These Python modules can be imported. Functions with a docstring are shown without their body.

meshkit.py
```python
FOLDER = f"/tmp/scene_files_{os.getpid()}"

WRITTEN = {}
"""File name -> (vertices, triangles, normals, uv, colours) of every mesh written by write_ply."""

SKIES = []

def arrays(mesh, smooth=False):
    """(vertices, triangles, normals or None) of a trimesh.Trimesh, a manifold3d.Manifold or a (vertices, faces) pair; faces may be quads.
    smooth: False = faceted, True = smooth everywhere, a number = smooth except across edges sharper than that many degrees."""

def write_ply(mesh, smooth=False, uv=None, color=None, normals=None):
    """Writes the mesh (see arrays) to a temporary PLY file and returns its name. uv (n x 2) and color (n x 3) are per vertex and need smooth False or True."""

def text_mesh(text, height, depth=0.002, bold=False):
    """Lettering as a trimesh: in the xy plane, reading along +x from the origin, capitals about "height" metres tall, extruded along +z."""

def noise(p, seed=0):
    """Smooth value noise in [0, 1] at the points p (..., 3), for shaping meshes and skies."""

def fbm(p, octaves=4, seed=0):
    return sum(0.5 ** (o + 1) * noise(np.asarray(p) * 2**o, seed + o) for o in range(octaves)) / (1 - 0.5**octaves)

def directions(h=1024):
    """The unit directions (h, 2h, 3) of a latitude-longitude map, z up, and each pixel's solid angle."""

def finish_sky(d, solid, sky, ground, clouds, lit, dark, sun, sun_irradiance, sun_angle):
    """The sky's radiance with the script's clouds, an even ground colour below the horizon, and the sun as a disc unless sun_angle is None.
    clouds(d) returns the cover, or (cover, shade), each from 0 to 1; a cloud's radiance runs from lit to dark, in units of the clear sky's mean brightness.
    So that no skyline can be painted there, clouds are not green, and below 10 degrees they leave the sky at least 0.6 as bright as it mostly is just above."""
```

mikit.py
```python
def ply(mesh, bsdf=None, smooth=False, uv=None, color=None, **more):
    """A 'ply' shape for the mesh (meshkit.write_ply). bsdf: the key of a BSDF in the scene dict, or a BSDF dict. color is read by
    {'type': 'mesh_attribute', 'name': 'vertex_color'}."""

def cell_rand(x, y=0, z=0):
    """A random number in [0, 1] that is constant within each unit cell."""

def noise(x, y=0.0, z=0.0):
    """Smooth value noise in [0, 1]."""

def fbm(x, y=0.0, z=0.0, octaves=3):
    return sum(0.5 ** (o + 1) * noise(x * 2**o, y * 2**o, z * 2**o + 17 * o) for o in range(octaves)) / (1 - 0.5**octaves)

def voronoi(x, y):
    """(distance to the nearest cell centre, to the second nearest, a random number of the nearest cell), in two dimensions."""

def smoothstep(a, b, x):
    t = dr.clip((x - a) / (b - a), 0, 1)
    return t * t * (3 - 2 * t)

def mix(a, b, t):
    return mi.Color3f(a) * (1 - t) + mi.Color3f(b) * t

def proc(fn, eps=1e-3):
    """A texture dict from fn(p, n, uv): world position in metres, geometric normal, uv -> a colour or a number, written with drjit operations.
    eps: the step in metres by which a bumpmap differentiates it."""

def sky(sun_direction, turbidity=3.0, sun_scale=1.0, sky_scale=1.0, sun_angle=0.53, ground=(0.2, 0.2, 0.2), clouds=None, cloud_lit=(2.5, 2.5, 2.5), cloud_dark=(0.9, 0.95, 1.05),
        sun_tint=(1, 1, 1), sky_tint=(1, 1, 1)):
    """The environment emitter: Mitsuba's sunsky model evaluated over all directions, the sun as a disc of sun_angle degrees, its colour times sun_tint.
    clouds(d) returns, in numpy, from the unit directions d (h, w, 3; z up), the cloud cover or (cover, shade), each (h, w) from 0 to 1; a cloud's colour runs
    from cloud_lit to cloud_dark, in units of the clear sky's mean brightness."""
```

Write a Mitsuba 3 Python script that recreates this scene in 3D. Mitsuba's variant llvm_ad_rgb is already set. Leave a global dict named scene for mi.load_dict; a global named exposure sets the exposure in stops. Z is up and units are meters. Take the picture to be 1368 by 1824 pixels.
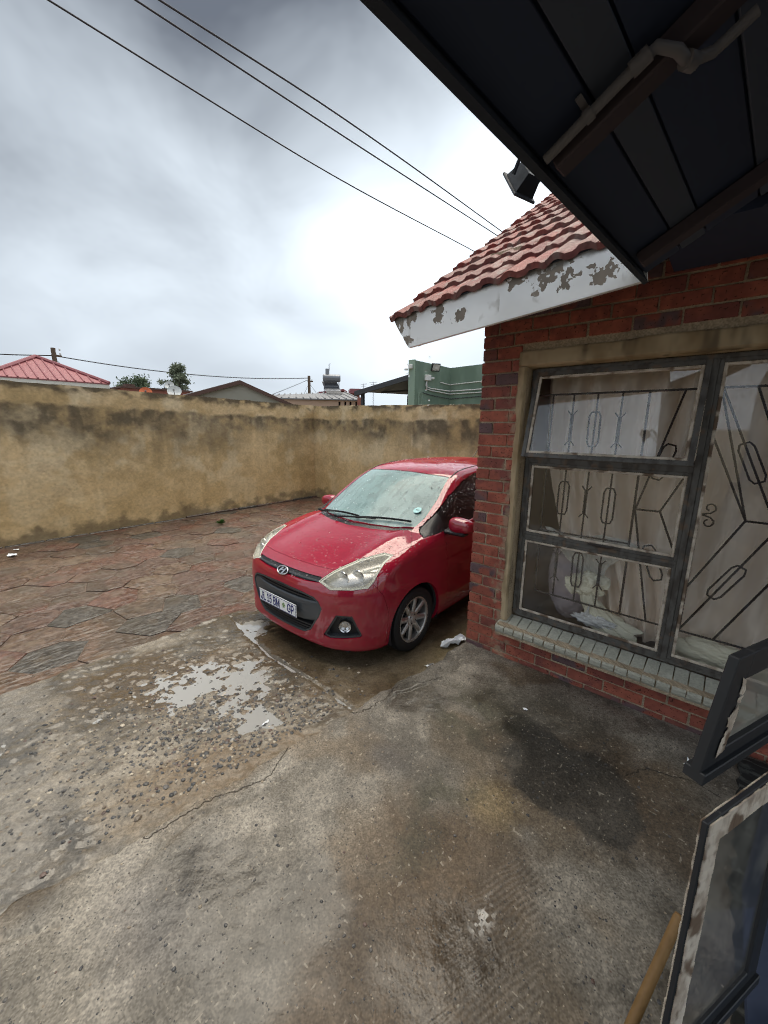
import math, random
import numpy as np, trimesh, manifold3d, shapely
from shapely.geometry import Polygon, Point, box as sbox
from scipy.interpolate import PchipInterpolator
import drjit as dr
import mitsuba as mi
import mikit, meshkit
from mikit import ply, proc, noise, fbm, voronoi, smoothstep, mix, cell_rand

scene, labels = {}, {}
rng = np.random.default_rng(7)

# ------------------------------------------------------------------ camera, sky, exposure
FPX, PITCH, ROLL, YAW, EYE = 700.0, math.radians(12.35), math.radians(-0.6), math.radians(40.7), 1.785
fwd = np.array([-math.sin(YAW) * math.cos(PITCH), math.cos(YAW) * math.cos(PITCH), -math.sin(PITCH)])
rgt0 = np.array([math.cos(YAW), math.sin(YAW), 0.0])
dwn0 = np.cross(fwd, rgt0)
dwn = -math.sin(ROLL) * rgt0 + math.cos(ROLL) * dwn0
eye = np.array([0, 0, EYE])
scene['camera'] = {'type': 'perspective', 'fov': math.degrees(2 * math.atan(684 / FPX)), 'fov_axis': 'x', 'near_clip': 0.05, 'far_clip': 3000.0,
                   'to_world': mi.ScalarTransform4f().look_at(origin=eye.tolist(), target=(eye + fwd).tolist(), up=(-dwn).tolist())}
exposure = 3.12

def az(x_heading_deg, elev_deg):
    a, e = math.radians(x_heading_deg), math.radians(elev_deg)
    return np.array([math.sin(a) * math.cos(e), math.cos(a) * math.cos(e), math.sin(e)])

GLOW = az(-35, 24)            # brightest part of the cloud deck
BANK = az(-56, 50)            # darker bank of cloud to the upper left
def overcast(d):
    q = d[..., :2] / (np.clip(d[..., 2:3], 0, 1) + 0.42)
    p = np.concatenate([q * 2.1, 0 * q[..., :1]], -1)
    w = np.stack([meshkit.noise(p * 1.7 + 9, 3), meshkit.noise(p * 1.7 + 4, 5), p[..., 2]], -1) * 0.28
    big = sum(0.5 ** o * (meshkit.noise((p + w) * (0.9 * 2 ** o) + 3.1 * o, 11 + o) - 0.5) for o in range(3))
    fine = sum(0.55 ** o * (meshkit.noise((p + w * 1.5) * (3.0 * 2 ** o) + 1.7 * o, 31 + o) - 0.5) for o in range(5))
    ang = np.degrees(np.arccos(np.clip(d @ GLOW, -1, 1)))
    el = np.degrees(np.arcsin(np.clip(d[..., 2], -1, 1)))
    k = np.clip(el / 22, 0.10, 1)
    bank = np.exp(-(np.degrees(np.arccos(np.clip(d @ BANK, -1, 1))) / 31) ** 2)
    s = 0.58 + (0.62 * big + 0.15 * fine) * k + 0.44 * bank - 0.60 * np.exp(-(ang / 22) ** 2)
    return np.ones(el.shape), np.clip(s, 0, 1)
scene['sky'] = mikit.sky(az(-35, 76), turbidity=4, sun_scale=0.34, sun_angle=60, clouds=overcast, cloud_lit=(1.28, 1.42, 1.54), cloud_dark=(0.165, 0.19, 0.235), sun_tint=(0.93, 1.0, 1.06), ground=(0.16, 0.14, 0.12))

# ------------------------------------------------------------------ materials
def rgb(*c): return {'type': 'rgb', 'value': list(c)}
def mat(key, color, rough=0.7, spec=0.3, metal=0.0, bump=None, bscale=1.0, two=True, **kw):
    b = {'type': 'principled', 'base_color': rgb(*color) if isinstance(color, tuple) else color, 'roughness': rough, 'specular': spec, 'metallic': metal, **kw}
    if bump is not None: b = {'type': 'bumpmap', 'arbitrary': bump, 'scale': bscale, 'bsdf': b}
    scene[key] = {'type': 'twosided', 'bsdf': b} if two else b
    return key
VC = {'type': 'mesh_attribute', 'name': 'vertex_color'}

def soft(a, b, x): return smoothstep(a, b, x)
def blob(p, x, y, rx, ry, k=0.5, f=5.0):
    return soft(1.0, 1.0 - k, dr.sqrt(dr.square((p.x - x) / rx) + dr.square((p.y - y) / ry)) + (fbm(p.x * f, p.y * f, 1.3) - 0.5) * 0.9)
def seg_dist(p, pts, wob=0.03):
    px = p.x + (noise(p.x * 9, p.y * 9, 3) - 0.5) * wob + (fbm(p.x * 42, p.y * 42, 6, 2) - 0.5) * 0.030; py = p.y + (noise(p.x * 9, p.y * 9, 8) - 0.5) * wob
    best = mi.Float(9)
    for (ax, ay), (bx, by) in zip(pts[:-1], pts[1:]):
        dx, dy = bx - ax, by - ay
        t = dr.clip(((px - ax) * dx + (py - ay) * dy) / (dx * dx + dy * dy), 0, 1)
        best = dr.minimum(best, dr.sqrt(dr.square(px - ax - t * dx) + dr.square(py - ay - t * dy)))
    return best

CRACKS = [[(-1.83, -0.08), (-1.77, 0.17), (-1.75, 0.31), (-1.68, 0.39), (-1.69, 0.54), (-1.56, 0.92), (-1.64, 1.12), (-1.60, 1.45)], [(-0.14, 2.15), (-0.08, 2.27), (0.02, 2.29), (0.10, 2.34), (0.2, 2.33)],  [(-1.60, 1.45), (-1.48, 1.62), (-1.50, 1.9), (-1.36, 2.2)]]
def crack_mask(p):
    m = mi.Float(0)
    for c in CRACKS: m = dr.maximum(m, soft(0.0045, 0.001, seg_dist(p, c, 0.06)))
    return m
def wet_mask(p):
    near = dr.maximum(dr.maximum(blob(p, -2.75, 0.15, 0.55, 0.45, 0.8), blob(p, -2.5, 1.9, 0.9, 0.5, 0.8)), blob(p, -1.05, 1.75, 0.45, 0.6, 0.8))
    return soft(0.47, 0.65, fbm(p.x * 2.1 + 5, p.y * 2.1, 3, 4) + 0.10 * near)
def concrete_color(p, n, uv):
    f1, f2 = fbm(p.x * 2.2, p.y * 2.2, 0, 4), fbm(p.x * 9 + 3, p.y * 9, 5, 4)
    grit = noise(p.x * 190, p.y * 190, 2); g2 = noise(p.x * 75, p.y * 75, 7)
    c = mix((0.116, 0.104, 0.086), (0.182, 0.165, 0.140), soft(0.3, 0.7, f2))
    c = mix(c, mi.Color3f(0.112, 0.086, 0.058), 0.75 * soft(0.50, 0.68, f1))
    brown = dr.maximum(dr.maximum(blob(p, -0.60, 1.10, 0.45, 0.85, 0.6), blob(p, -0.55, 0.50, 0.35, 0.45, 0.6)), blob(p, -0.25, 2.0, 0.75, 0.5, 0.7))
    c = mix(c, mi.Color3f(0.080, 0.054, 0.032), 0.80 * brown)
    c = mix(c, mi.Color3f(0.235, 0.175, 0.085), 0.45 * blob(p, -0.62, 1.52, 0.25, 0.20, 0.8))
    c = mix(c, mi.Color3f(0.046, 0.042, 0.036), 0.88 * dr.maximum(blob(p, -0.42, 1.95, 0.36, 0.30, 0.25, 7.0), dr.maximum(blob(p, -0.22, 1.86, 0.20, 0.24, 0.3, 8.0), blob(p, -0.68, 2.10, 0.20, 0.16, 0.5, 9.0))))       # dark cement patch
    moss = dr.maximum(blob(p, -1.02, 2.02, 0.52, 0.42, 0.7, 7), blob(p, -0.80, 1.35, 0.22, 0.5, 0.9, 7))
    c = mix(c, mi.Color3f(0.050, 0.046, 0.030), 0.85 * moss * soft(0.3, 0.6, f2))
    c = mix(c, mi.Color3f(0.085, 0.080, 0.078), 0.55 * dr.maximum(blob(p, -1.18, 1.42, 0.18, 0.14, 0.9), blob(p, -1.30, 0.3, 0.40, 0.3, 0.9)))
    brushed = blob(p, -0.33, 1.05, 0.20, 0.55, 0.4) * (0.5 + 0.5 * dr.sin((p.x * 0.93 - p.y * 0.37) * 330 + 9 * f2 + 3 * f1))
    c = mix(c, mi.Color3f(0.34, 0.31, 0.27), 0.16 * brushed)
    white = dr.maximum(blob(p, -0.43, 1.08, 0.05, 0.12, 0.9, 14), blob(p, -0.35, 0.62, 0.07, 0.05, 0.9, 14))
    c = mix(c, mi.Color3f(0.62, 0.60, 0.56), 0.65 * white * soft(0.45, 0.6, g2))
    c = c * (0.62 + 0.76 * grit) * (0.82 + 0.36 * g2) * (0.80 + 0.36 * soft(0.3, 0.7, fbm(p.x * 4.1, p.y * 4.1, 8, 4)))
    c = mix(c, mi.Color3f(0.34, 0.31, 0.26), soft(0.90, 0.95, g2) * 0.5)
    c = c * (1.10 - 0.42 * wet_mask(p))
    return mix(c, mi.Color3f(0.028, 0.022, 0.016), 0.85 * crack_mask(p))
def concrete_rough(p, n, uv):
    return 0.60 - 0.40 * wet_mask(p)
def concrete_bump(p, n, uv):
    h = fbm(p.x * 60, p.y * 60, 0, 3) * 0.0026 + noise(p.x * 170, p.y * 170, 3) * 0.0011 + fbm(p.x * 14, p.y * 14, 6, 2) * 0.003
    br = blob(p, -0.33, 1.05, 0.20, 0.55, 0.4) * dr.sin((p.x * 0.93 - p.y * 0.37) * 330)
    return h * (1 - 0.75 * wet_mask(p)) + 0.0003 * br - 0.006 * crack_mask(p)
mat('m_concrete', proc(concrete_color), proc(concrete_rough), 0.42, bump=proc(concrete_bump), two=False)

def drive_color(p, n, uv):
    f1, f2 = fbm(p.x * 2.6 + 8, p.y * 2.6, 2, 4), fbm(p.x * 11, p.y * 11, 1, 4)
    g2 = noise(p.x * 85, p.y * 85, 4)
    c = mix((0.112, 0.094, 0.070), (0.186, 0.162, 0.129), soft(0.32, 0.7, f2))
    c = mix(c, mi.Color3f(0.120, 0.085, 0.050), 0.8 * soft(0.48, 0.66, f1) * soft(0.1, 0.7, p.y + 0.5 * (f2 - 0.5)))
    c = mix(c, mi.Color3f(0.128, 0.119, 0.106), 0.7 * soft(0.45, 0.0, p.y + 0.6 * (f2 - 0.5)))
    pad = soft(1.50, 1.62, p.y + (f2 - 0.5) * 0.1)
    c = mix(c, mi.Color3f(0.085, 0.064, 0.038) * (0.75 + 0.7 * f2), 0.85 * pad)
    c = mix(c, mi.Color3f(0.15, 0.115, 0.045), 0.4 * soft(2.0, 2.6, p.y) * soft(-1.75, -1.5, p.x))
    return c * (0.72 + 0.56 * noise(p.x * 200, p.y * 200, 1)) * (0.82 + 0.36 * g2) * (1.10 - 0.40 * wet_mask(p))
def drive_rough(p, n, uv):
    return 0.48 - 0.34 * wet_mask(p)
def drive_bump(p, n, uv): return (fbm(p.x * 45, p.y * 45, 2, 3) * 0.0045 + noise(p.x * 150, p.y * 150, 5) * 0.0012) * (1 - 0.6 * wet_mask(p))
mat('m_driveway', proc(drive_color), proc(drive_rough), 0.55, bump=proc(drive_bump), two=False)

def stone_tone(base, dust):
    def f(p, n, uv):
        a, b = fbm(p.x * 6 + base[0] * 50, p.y * 6, 2, 4), fbm(p.x * 30, p.y * 30, p.z * 30, 3)
        c = mix(tuple(0.6 * k for k in base), tuple(1.3 * k for k in base), soft(0.25, 0.75, b))
        c = mix(c, mi.Color3f(*dust), 0.6 * soft(0.48, 0.72, a))
        return mix(c, mi.Color3f(0.06, 0.05, 0.038), 0.55 * soft(0.56, 0.74, fbm(p.x * 2.1 + 3, p.y * 2.1, 7, 3)))
    return f
def stone_bump(p, n, uv): return fbm(p.x * 30, p.y * 13, 2, 4) * 0.020 + fbm(p.x * 16, p.y * 4, 3, 3) * 0.016
def stone_rough(p, n, uv): return 0.38 - 0.24 * soft(0.36, 0.60, fbm(p.x * 3.1, p.y * 3.1, 4, 3))
for i, (b, d) in enumerate([((0.105, 0.054, 0.040), (0.120, 0.086, 0.063)), ((0.088, 0.054, 0.042), (0.108, 0.082, 0.061)), ((0.106, 0.070, 0.050), (0.148, 0.110, 0.075)), ((0.062, 0.056, 0.049), (0.096, 0.075, 0.056))]):
    mat('m_stone%d' % i, proc(stone_tone(b, d)), proc(stone_rough), 0.5, bump=proc(stone_bump), two=False)
mat('m_grout', (0.115, 0.082, 0.062), 0.6, 0.4)
mat('m_ground', (0.10, 0.085, 0.06), 0.9, 0.2)
scene['m_water'] = {'type': 'twosided', 'bsdf': {'type': 'principled', 'base_color': rgb(0.28, 0.275, 0.26), 'roughness': 0.03, 'eta': 2.0}}  # pale base colour stands in for bright sky reflected in the water
mat('m_pebble', VC, 0.45, 0.5)

def plaster_color(p, n, uv):
    along = p.x + p.y
    top = 2.385 - 0.0195 * dr.clip(p.y, -4, 7) + (p.x + 8.15) * -0.0165 * soft(6.0, 6.6, p.y)
    h = top - p.z
    a, b = fbm(along * 1.3, p.z * 1.6, 0, 4), fbm(along * 6, p.z * 7, 3, 4)
    fine = fbm(along * 34, p.z * 34, 5, 3)
    streak = fbm(along * 7.0, p.z * 0.55, 9, 3)
    c = mix((0.460, 0.335, 0.170), (0.620, 0.475, 0.275), soft(0.3, 0.7, b * 0.5 + a * 0.5))
    c = mix(c, mi.Color3f(0.74, 0.65, 0.46), 0.38 * soft(0.50, 0.70, fbm(along * 2.7 + 4, p.z * 2.7, 1, 4)))
    c = mix(c, mi.Color3f(0.56, 0.38, 0.17), 0.45 * soft(1.0, 1.9, h + (a - 0.5)))
    line = 0.30 + (a - 0.5) * 0.12
    mould = soft(line - 0.02, line + 0.05, h + (b - .5) * .10) * soft(1.15, 0.35, h + (streak - 0.5) * 0.5 + (a - 0.5) * 0.9)
    c = mix(c, mi.Color3f(0.085, 0.068, 0.046), 0.88 * mould * soft(0.16, 0.66, b * 0.62 + streak * 0.40))
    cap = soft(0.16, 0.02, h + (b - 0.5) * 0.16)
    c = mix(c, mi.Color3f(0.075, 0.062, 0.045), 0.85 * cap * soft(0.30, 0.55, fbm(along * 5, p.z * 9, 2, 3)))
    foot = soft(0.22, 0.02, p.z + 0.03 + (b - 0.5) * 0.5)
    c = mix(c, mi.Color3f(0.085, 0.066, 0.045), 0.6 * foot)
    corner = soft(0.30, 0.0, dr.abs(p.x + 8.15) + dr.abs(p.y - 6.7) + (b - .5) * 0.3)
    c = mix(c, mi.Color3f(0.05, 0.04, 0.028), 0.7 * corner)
    return c * (0.80 + 0.40 * fine) * (0.90 + 0.22 * streak)
def plaster_bump(p, n, uv):
    s = p.x + p.y
    return fbm(s * 34, p.z * 34, 1, 3) * 0.0055 + fbm(s * 5, p.z * 5, 7, 3) * 0.014
mat('m_plaster', proc(plaster_color), 0.85, 0.25, bump=proc(plaster_bump), two=False)

def brick_tone(c0, c1, k):
    def f(p, n, uv):
        s = p.x + p.y
        a, b = fbm(s * 9 + k, p.z * 9, k, 3), noise(s * 120, p.z * 120, 1)
        c = mix(c0, c1, soft(0.42, 0.60, a))
        c = c * (0.75 + 0.5 * fbm(s * 40, p.z * 40, 4, 3))
        c = mix(c, mi.Color3f(0.03, 0.015, 0.012), 0.75 * soft(0.84, 0.90, b))
        lime = soft(0.10, 0.0, dr.abs(p.x + 1.14) + (fbm(s * 22, p.z * 22, 2, 3) - 0.40) * 0.3) * soft(2.2, 1.9, p.z)
        return mix(c, mi.Color3f(0.36, 0.29, 0.20), 0.6 * lime)
    return f
BR = [((0.360, 0.108, 0.070), (0.280, 0.080, 0.055)), ((0.300, 0.090, 0.062), (0.215, 0.068, 0.054)), ((0.135, 0.080, 0.082), (0.210, 0.075, 0.058)), ((0.280, 0.084, 0.058), (0.130, 0.082, 0.086))]
def brick_bump(p, n, uv): s = p.x + p.y; return fbm(s * 60, p.z * 60, 2, 3) * 0.003
for i, (a, b) in enumerate(BR): mat('m_brick%d' % i, proc(brick_tone(a, b, 3.0 * i)), 0.75, 0.3, bump=proc(brick_bump), two=False)
def mortar_color(p, n, uv):
    s = p.x + p.y
    return mix((0.27, 0.21, 0.145), (0.47, 0.38, 0.27), fbm(s * 14, p.z * 14, 1, 3)) * (0.7 + 0.6 * noise(s * 150, p.z * 150, 1))
mat('m_mortar', proc(mortar_color), 0.9, 0.2, two=False)
def surround_color(p, n, uv):
    a = fbm(p.x * 9, p.z * 5, p.y * 9, 4)
    c = mix((0.30, 0.215, 0.120), (0.47, 0.37, 0.235), soft(0.3, 0.7, a))
    return mix(c, mi.Color3f(0.09, 0.065, 0.04), 0.7 * soft(0.55, 0.75, fbm(p.x * 12 + 3, p.z * 3, p.y * 9, 3)))
mat('m_surround', proc(surround_color), 0.85, 0.2, bump=proc(plaster_bump), two=False)

def fascia_color(p, n, uv):
    u, v = p.x * 1.0, p.z
    a = fbm(u * 9, v * 9, 2, 4)
    c = mix((0.86, 0.86, 0.85), (0.74, 0.735, 0.72), soft(0.4, 0.75, fbm(u * 3, v * 6, 5, 3)))
    rel = v - (2.48 + (u + 1.8) * 0.100)           # 0 at the top edge, negative downwards
    flake = mi.Float(0)
    for (x, dz, rx, rz) in [(-1.77, -0.05, 0.05, 0.09), (-1.66, -0.03, 0.05, 0.05), (-1.45, -0.055, 0.045, 0.060), (-1.31, -0.105, 0.055, 0.038), (-0.98, -0.03, 0.04, 0.04), (-0.78, -0.055, 0.115, 0.080), (-0.57, -0.115, 0.075, 0.046), (-0.40, -0.10, 0.03, 0.08), (-1.70, -0.16, 0.05, 0.03)]:
        r = dr.sqrt(dr.square((u - x) / rx) + dr.square((rel - dz) / rz)) + (fbm(u * 40, v * 40, 1, 4) - 0.5) * 2.3
        flake = dr.maximum(flake, soft(0.86, 0.74, r))
    c = mix(c, mi.Color3f(0.20, 0.165, 0.13) * (0.6 + 0.8 * a), flake)
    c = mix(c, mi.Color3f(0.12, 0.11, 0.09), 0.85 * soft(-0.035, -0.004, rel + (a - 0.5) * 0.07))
    return mix(c, mi.Color3f(0.32, 0.29, 0.25), 0.6 * soft(0.70, 0.80, noise(u * 30, v * 9, 6)) * soft(0.5, 0.7, a))
mat('m_fascia', proc(fascia_color), 0.6, 0.35, two=False)
def tile_tone(c0, c1):
    def f(p, n, uv):
        a, b = fbm(p.x * 14, p.y * 4, p.z * 6, 4), noise(p.x * 90, p.y * 60, p.z * 60)
        c = mix(c0, c1, soft(0.35, 0.66, a))
        return mix(c, mi.Color3f(0.25, 0.215, 0.195), 0.5 * soft(0.54, 0.72, fbm(p.x * 30, p.y * 8, p.z * 8, 3))) * (0.75 + 0.5 * b)
    return f
for i, (a, b) in enumerate([((0.215, 0.050, 0.042), (0.170, 0.052, 0.044)), ((0.150, 0.045, 0.042), (0.180, 0.095, 0.082)), ((0.215, 0.060, 0.050), (0.170, 0.070, 0.062))]):
    mat('m_tile%d' % i, proc(tile_tone(a, b)), 0.6, 0.35, two=False)

mat('m_soffit_dark', (0.038, 0.050, 0.085), 0.6, 0.3)  # lens haze put into the colour as a blue-grey lift
mat('m_soffit_pale', (0.070, 0.082, 0.108), 0.6, 0.3)  # paler tone for the lighter bands, lens haze in its colour too
mat('m_soffit_wood', (0.066, 0.050, 0.056), 0.7, 0.3)
mat('m_conduit', (0.17, 0.16, 0.165), 0.5, 0.4)
mat('m_eave_edge', (0.035, 0.040, 0.052), 0.5, 0.4)
def steel_color(p, n, uv):
    a = fbm(p.x * 30, p.z * 16, p.y * 30, 4)
    c = mix((0.105, 0.100, 0.092), (0.062, 0.054, 0.047), soft(0.4, 0.65, a))
    return mix(c, mi.Color3f(0.16, 0.10, 0.06), 0.6 * soft(0.62, 0.78, fbm(p.x * 22 + 7, p.z * 22, 3, 3)))
scene['m_grey_sheen_glass'] = {'type': 'blendbsdf', 'weight': proc(lambda p, n, uv: 0.42 + 0.3 * soft(0.4, 0.75, fbm(p.x * 9, p.z * 12, p.y * 9, 3))), 'a': {'type': 'thindielectric', 'int_ior': 1.52},
                          'b': {'type': 'twosided', 'bsdf': {'type': 'diffuse', 'reflectance': rgb(0.36, 0.35, 0.30)}}}  # dirt film whose grey also stands in for the pane reflection
mat('m_steel', proc(steel_color), 0.5, 0.4)
def putty_color(p, n, uv):
    a = fbm(p.x * 30, p.z * 30, p.y * 30, 4)
    return mix(mix((0.60, 0.53, 0.44), (0.40, 0.33, 0.26), soft(0.4, 0.7, a)), mi.Color3f(0.17, 0.12, 0.085), soft(0.55, 0.68, fbm(p.x * 15, p.z * 15, p.y * 15, 3)))
mat('m_putty', proc(putty_color), 0.8, 0.2)
mat('m_bar', (0.030, 0.021, 0.017), 0.55, 0.4)
scene['m_glass'] = {'type': 'thindielectric', 'int_ior': 1.6}
scene['m_dirty_glass'] = {'type': 'blendbsdf', 'weight': proc(lambda p, n, uv: 0.07 + 0.22 * soft(0.45, 0.75, fbm(p.x * 7, p.z * 7, p.y * 7, 3))), 'a': {'type': 'thindielectric', 'int_ior': 1.52},
                          'b': {'type': 'twosided', 'bsdf': {'type': 'diffuse', 'reflectance': rgb(0.33, 0.32, 0.28)}}}
def cloth(key, c, t=0.35):
    scene[key] = {'type': 'principledthin', 'base_color': rgb(*c), 'roughness': 0.75, 'diff_trans': 2 * t, 'spec_trans': 0.0, 'eta': 1.3}
cloth('m_curtain', (0.88, 0.78, 0.67), 0.15); cloth('m_drape', (0.66, 0.66, 0.60), 0.2)
mat('m_satin', (0.66, 0.64, 0.50), 0.38, 0.5, sheen=0.5)
mat('m_quilt', (0.42, 0.36, 0.38), 0.8, 0.2, sheen=0.4)
mat('m_plastic_bag', (0.55, 0.56, 0.55), 0.3, 0.5)
mat('m_room', (0.36, 0.26, 0.19), 0.9, 0.2)
mat('m_sill', proc(lambda p, n, uv: mix((0.33, 0.325, 0.265), (0.47, 0.46, 0.39), fbm(p.x * 16, p.y * 16, p.z * 16, 4)) * (0.85 + 0.3 * noise(p.x * 120, p.y * 120, p.z * 120))), 0.7, 0.35)
mat('m_black_paint', (0.020, 0.022, 0.026), 0.45, 0.5)
mat('m_bitumen', proc(lambda p, n, uv: mix((0.014, 0.016, 0.016), (0.075, 0.080, 0.075), soft(0.5, 0.8, fbm(p.x * 18, p.y * 50, 2, 4)))), 0.6, 0.4)
mat('m_wood', proc(lambda p, n, uv: mix((0.15, 0.085, 0.030), (0.25, 0.15, 0.062), fbm(p.x * 60, p.y * 60, p.z * 7, 4))), 0.5, 0.4)
mat('m_paper', (0.80, 0.82, 0.84), 0.8, 0.2)
mat('m_leaf', (0.06, 0.13, 0.03), 0.5, 0.4)
# ------------------------------------------------------------------ helpers
def numbered(key):
    if key not in scene and key not in labels: return key
    i = 1
    while '%s_%03d' % (key, i) in scene or '%s_%03d' % (key, i) in labels: i += 1
    return '%s_%03d' % (key, i)
_count = {}
def put(key, mesh, bsdf, smooth=False, **kw):
    """adds one entry under the next free number of the key"""
    k = _count.get(key, 0); _count[key] = k + 1
    name = key if k == 0 else '%s_%03d' % (key, k)
    scene[name] = ply(mesh, bsdf, smooth=smooth, **kw) if not isinstance(mesh, dict) else {**mesh, 'bsdf': {'type': 'ref', 'id': bsdf}, **kw}
    return name
def say(key, label=None, category=None, group=None, kind=None):
    d = {}
    if label: d['label'] = label
    if category: d['category'] = category
    if group: d['group'] = group
    if kind: d['kind'] = kind
    labels[key] = d
def thing(key, label, category, group=None):
    k = _count.get(key, 0); _count[key] = k + 1
    name = key if k == 0 else '%s_%03d' % (key, k)
    say(name, label, category, group)
    return name
def V(*a): return np.array(a, float)
def unit(a): a = np.asarray(a, float); return a / np.linalg.norm(a)
class MB:
    """collects vertices and triangles of one mesh"""
    def __init__(s): s.v, s.f, s.n, s.c = [], [], 0, []
    def add(s, v, f, col=None):
        v, f = np.asarray(v, float), np.asarray(f, int)
        if f.shape[1] == 4: f = np.vstack([f[:, [0, 1, 2]], f[:, [0, 2, 3]]])
        s.v.append(v); s.f.append(f + s.n); s.n += len(v)
        if col is not None: s.c.append(np.tile(np.asarray(col, float), (len(v), 1)))
        return s
    def mesh(s, m): return s.add(np.array(m.vertices), np.array(m.faces))
    def box(s, lo, hi, ch=0.0, frame=None):
        lo, hi = np.asarray(lo, float), np.asarray(hi, float)
        v, f = chamfer_box(lo, hi, ch)
        if frame is not None: v = frame(v)
        return s.add(v, f)
    def tube(s, pts, r, n=8, caps=True):
        p = np.asarray(pts, float); r = np.broadcast_to(r, (len(p),))
        t = np.gradient(p, axis=0); t /= np.linalg.norm(t, axis=1, keepdims=True) + 1e-12
        a = np.cross(t[0], [0, 0, 1.0]) if abs(t[0][2]) < .9 else np.cross(t[0], [1.0, 0, 0])
        fr = []
        for k in range(len(p)):
            a = a - (a @ t[k]) * t[k]; a = a / (np.linalg.norm(a) + 1e-12); fr.append((a, np.cross(t[k], a)))
        an = np.arange(n) * 2 * np.pi / n
        v = np.vstack([p[k] + r[k] * (np.cos(an)[:, None] * fr[k][0] + np.sin(an)[:, None] * fr[k][1]) for k in range(len(p))])
        q = []
        for k in range(len(p) - 1):
            for j in range(n): q.append((k * n + j, k * n + (j + 1) % n, (k + 1) * n + (j + 1) % n, (k + 1) * n + j))
        q = np.array(q); f = np.vstack([q[:, [0, 1, 2]], q[:, [0, 2, 3]]])
        if caps:
            v = np.vstack([v, p[:1], p[-1:]]); L = (len(p) - 1) * n; c0 = len(p) * n
            f = np.vstack([f, [(j, c0, (j + 1) % n)[::-1] and ((j + 1) % n, j, c0) for j in range(n)], [(L + j, L + (j + 1) % n, c0 + 1) for j in range(n)]])
        return s.add(v, f)
    def get(s): return (np.vstack(s.v), np.vstack(s.f))
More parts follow.
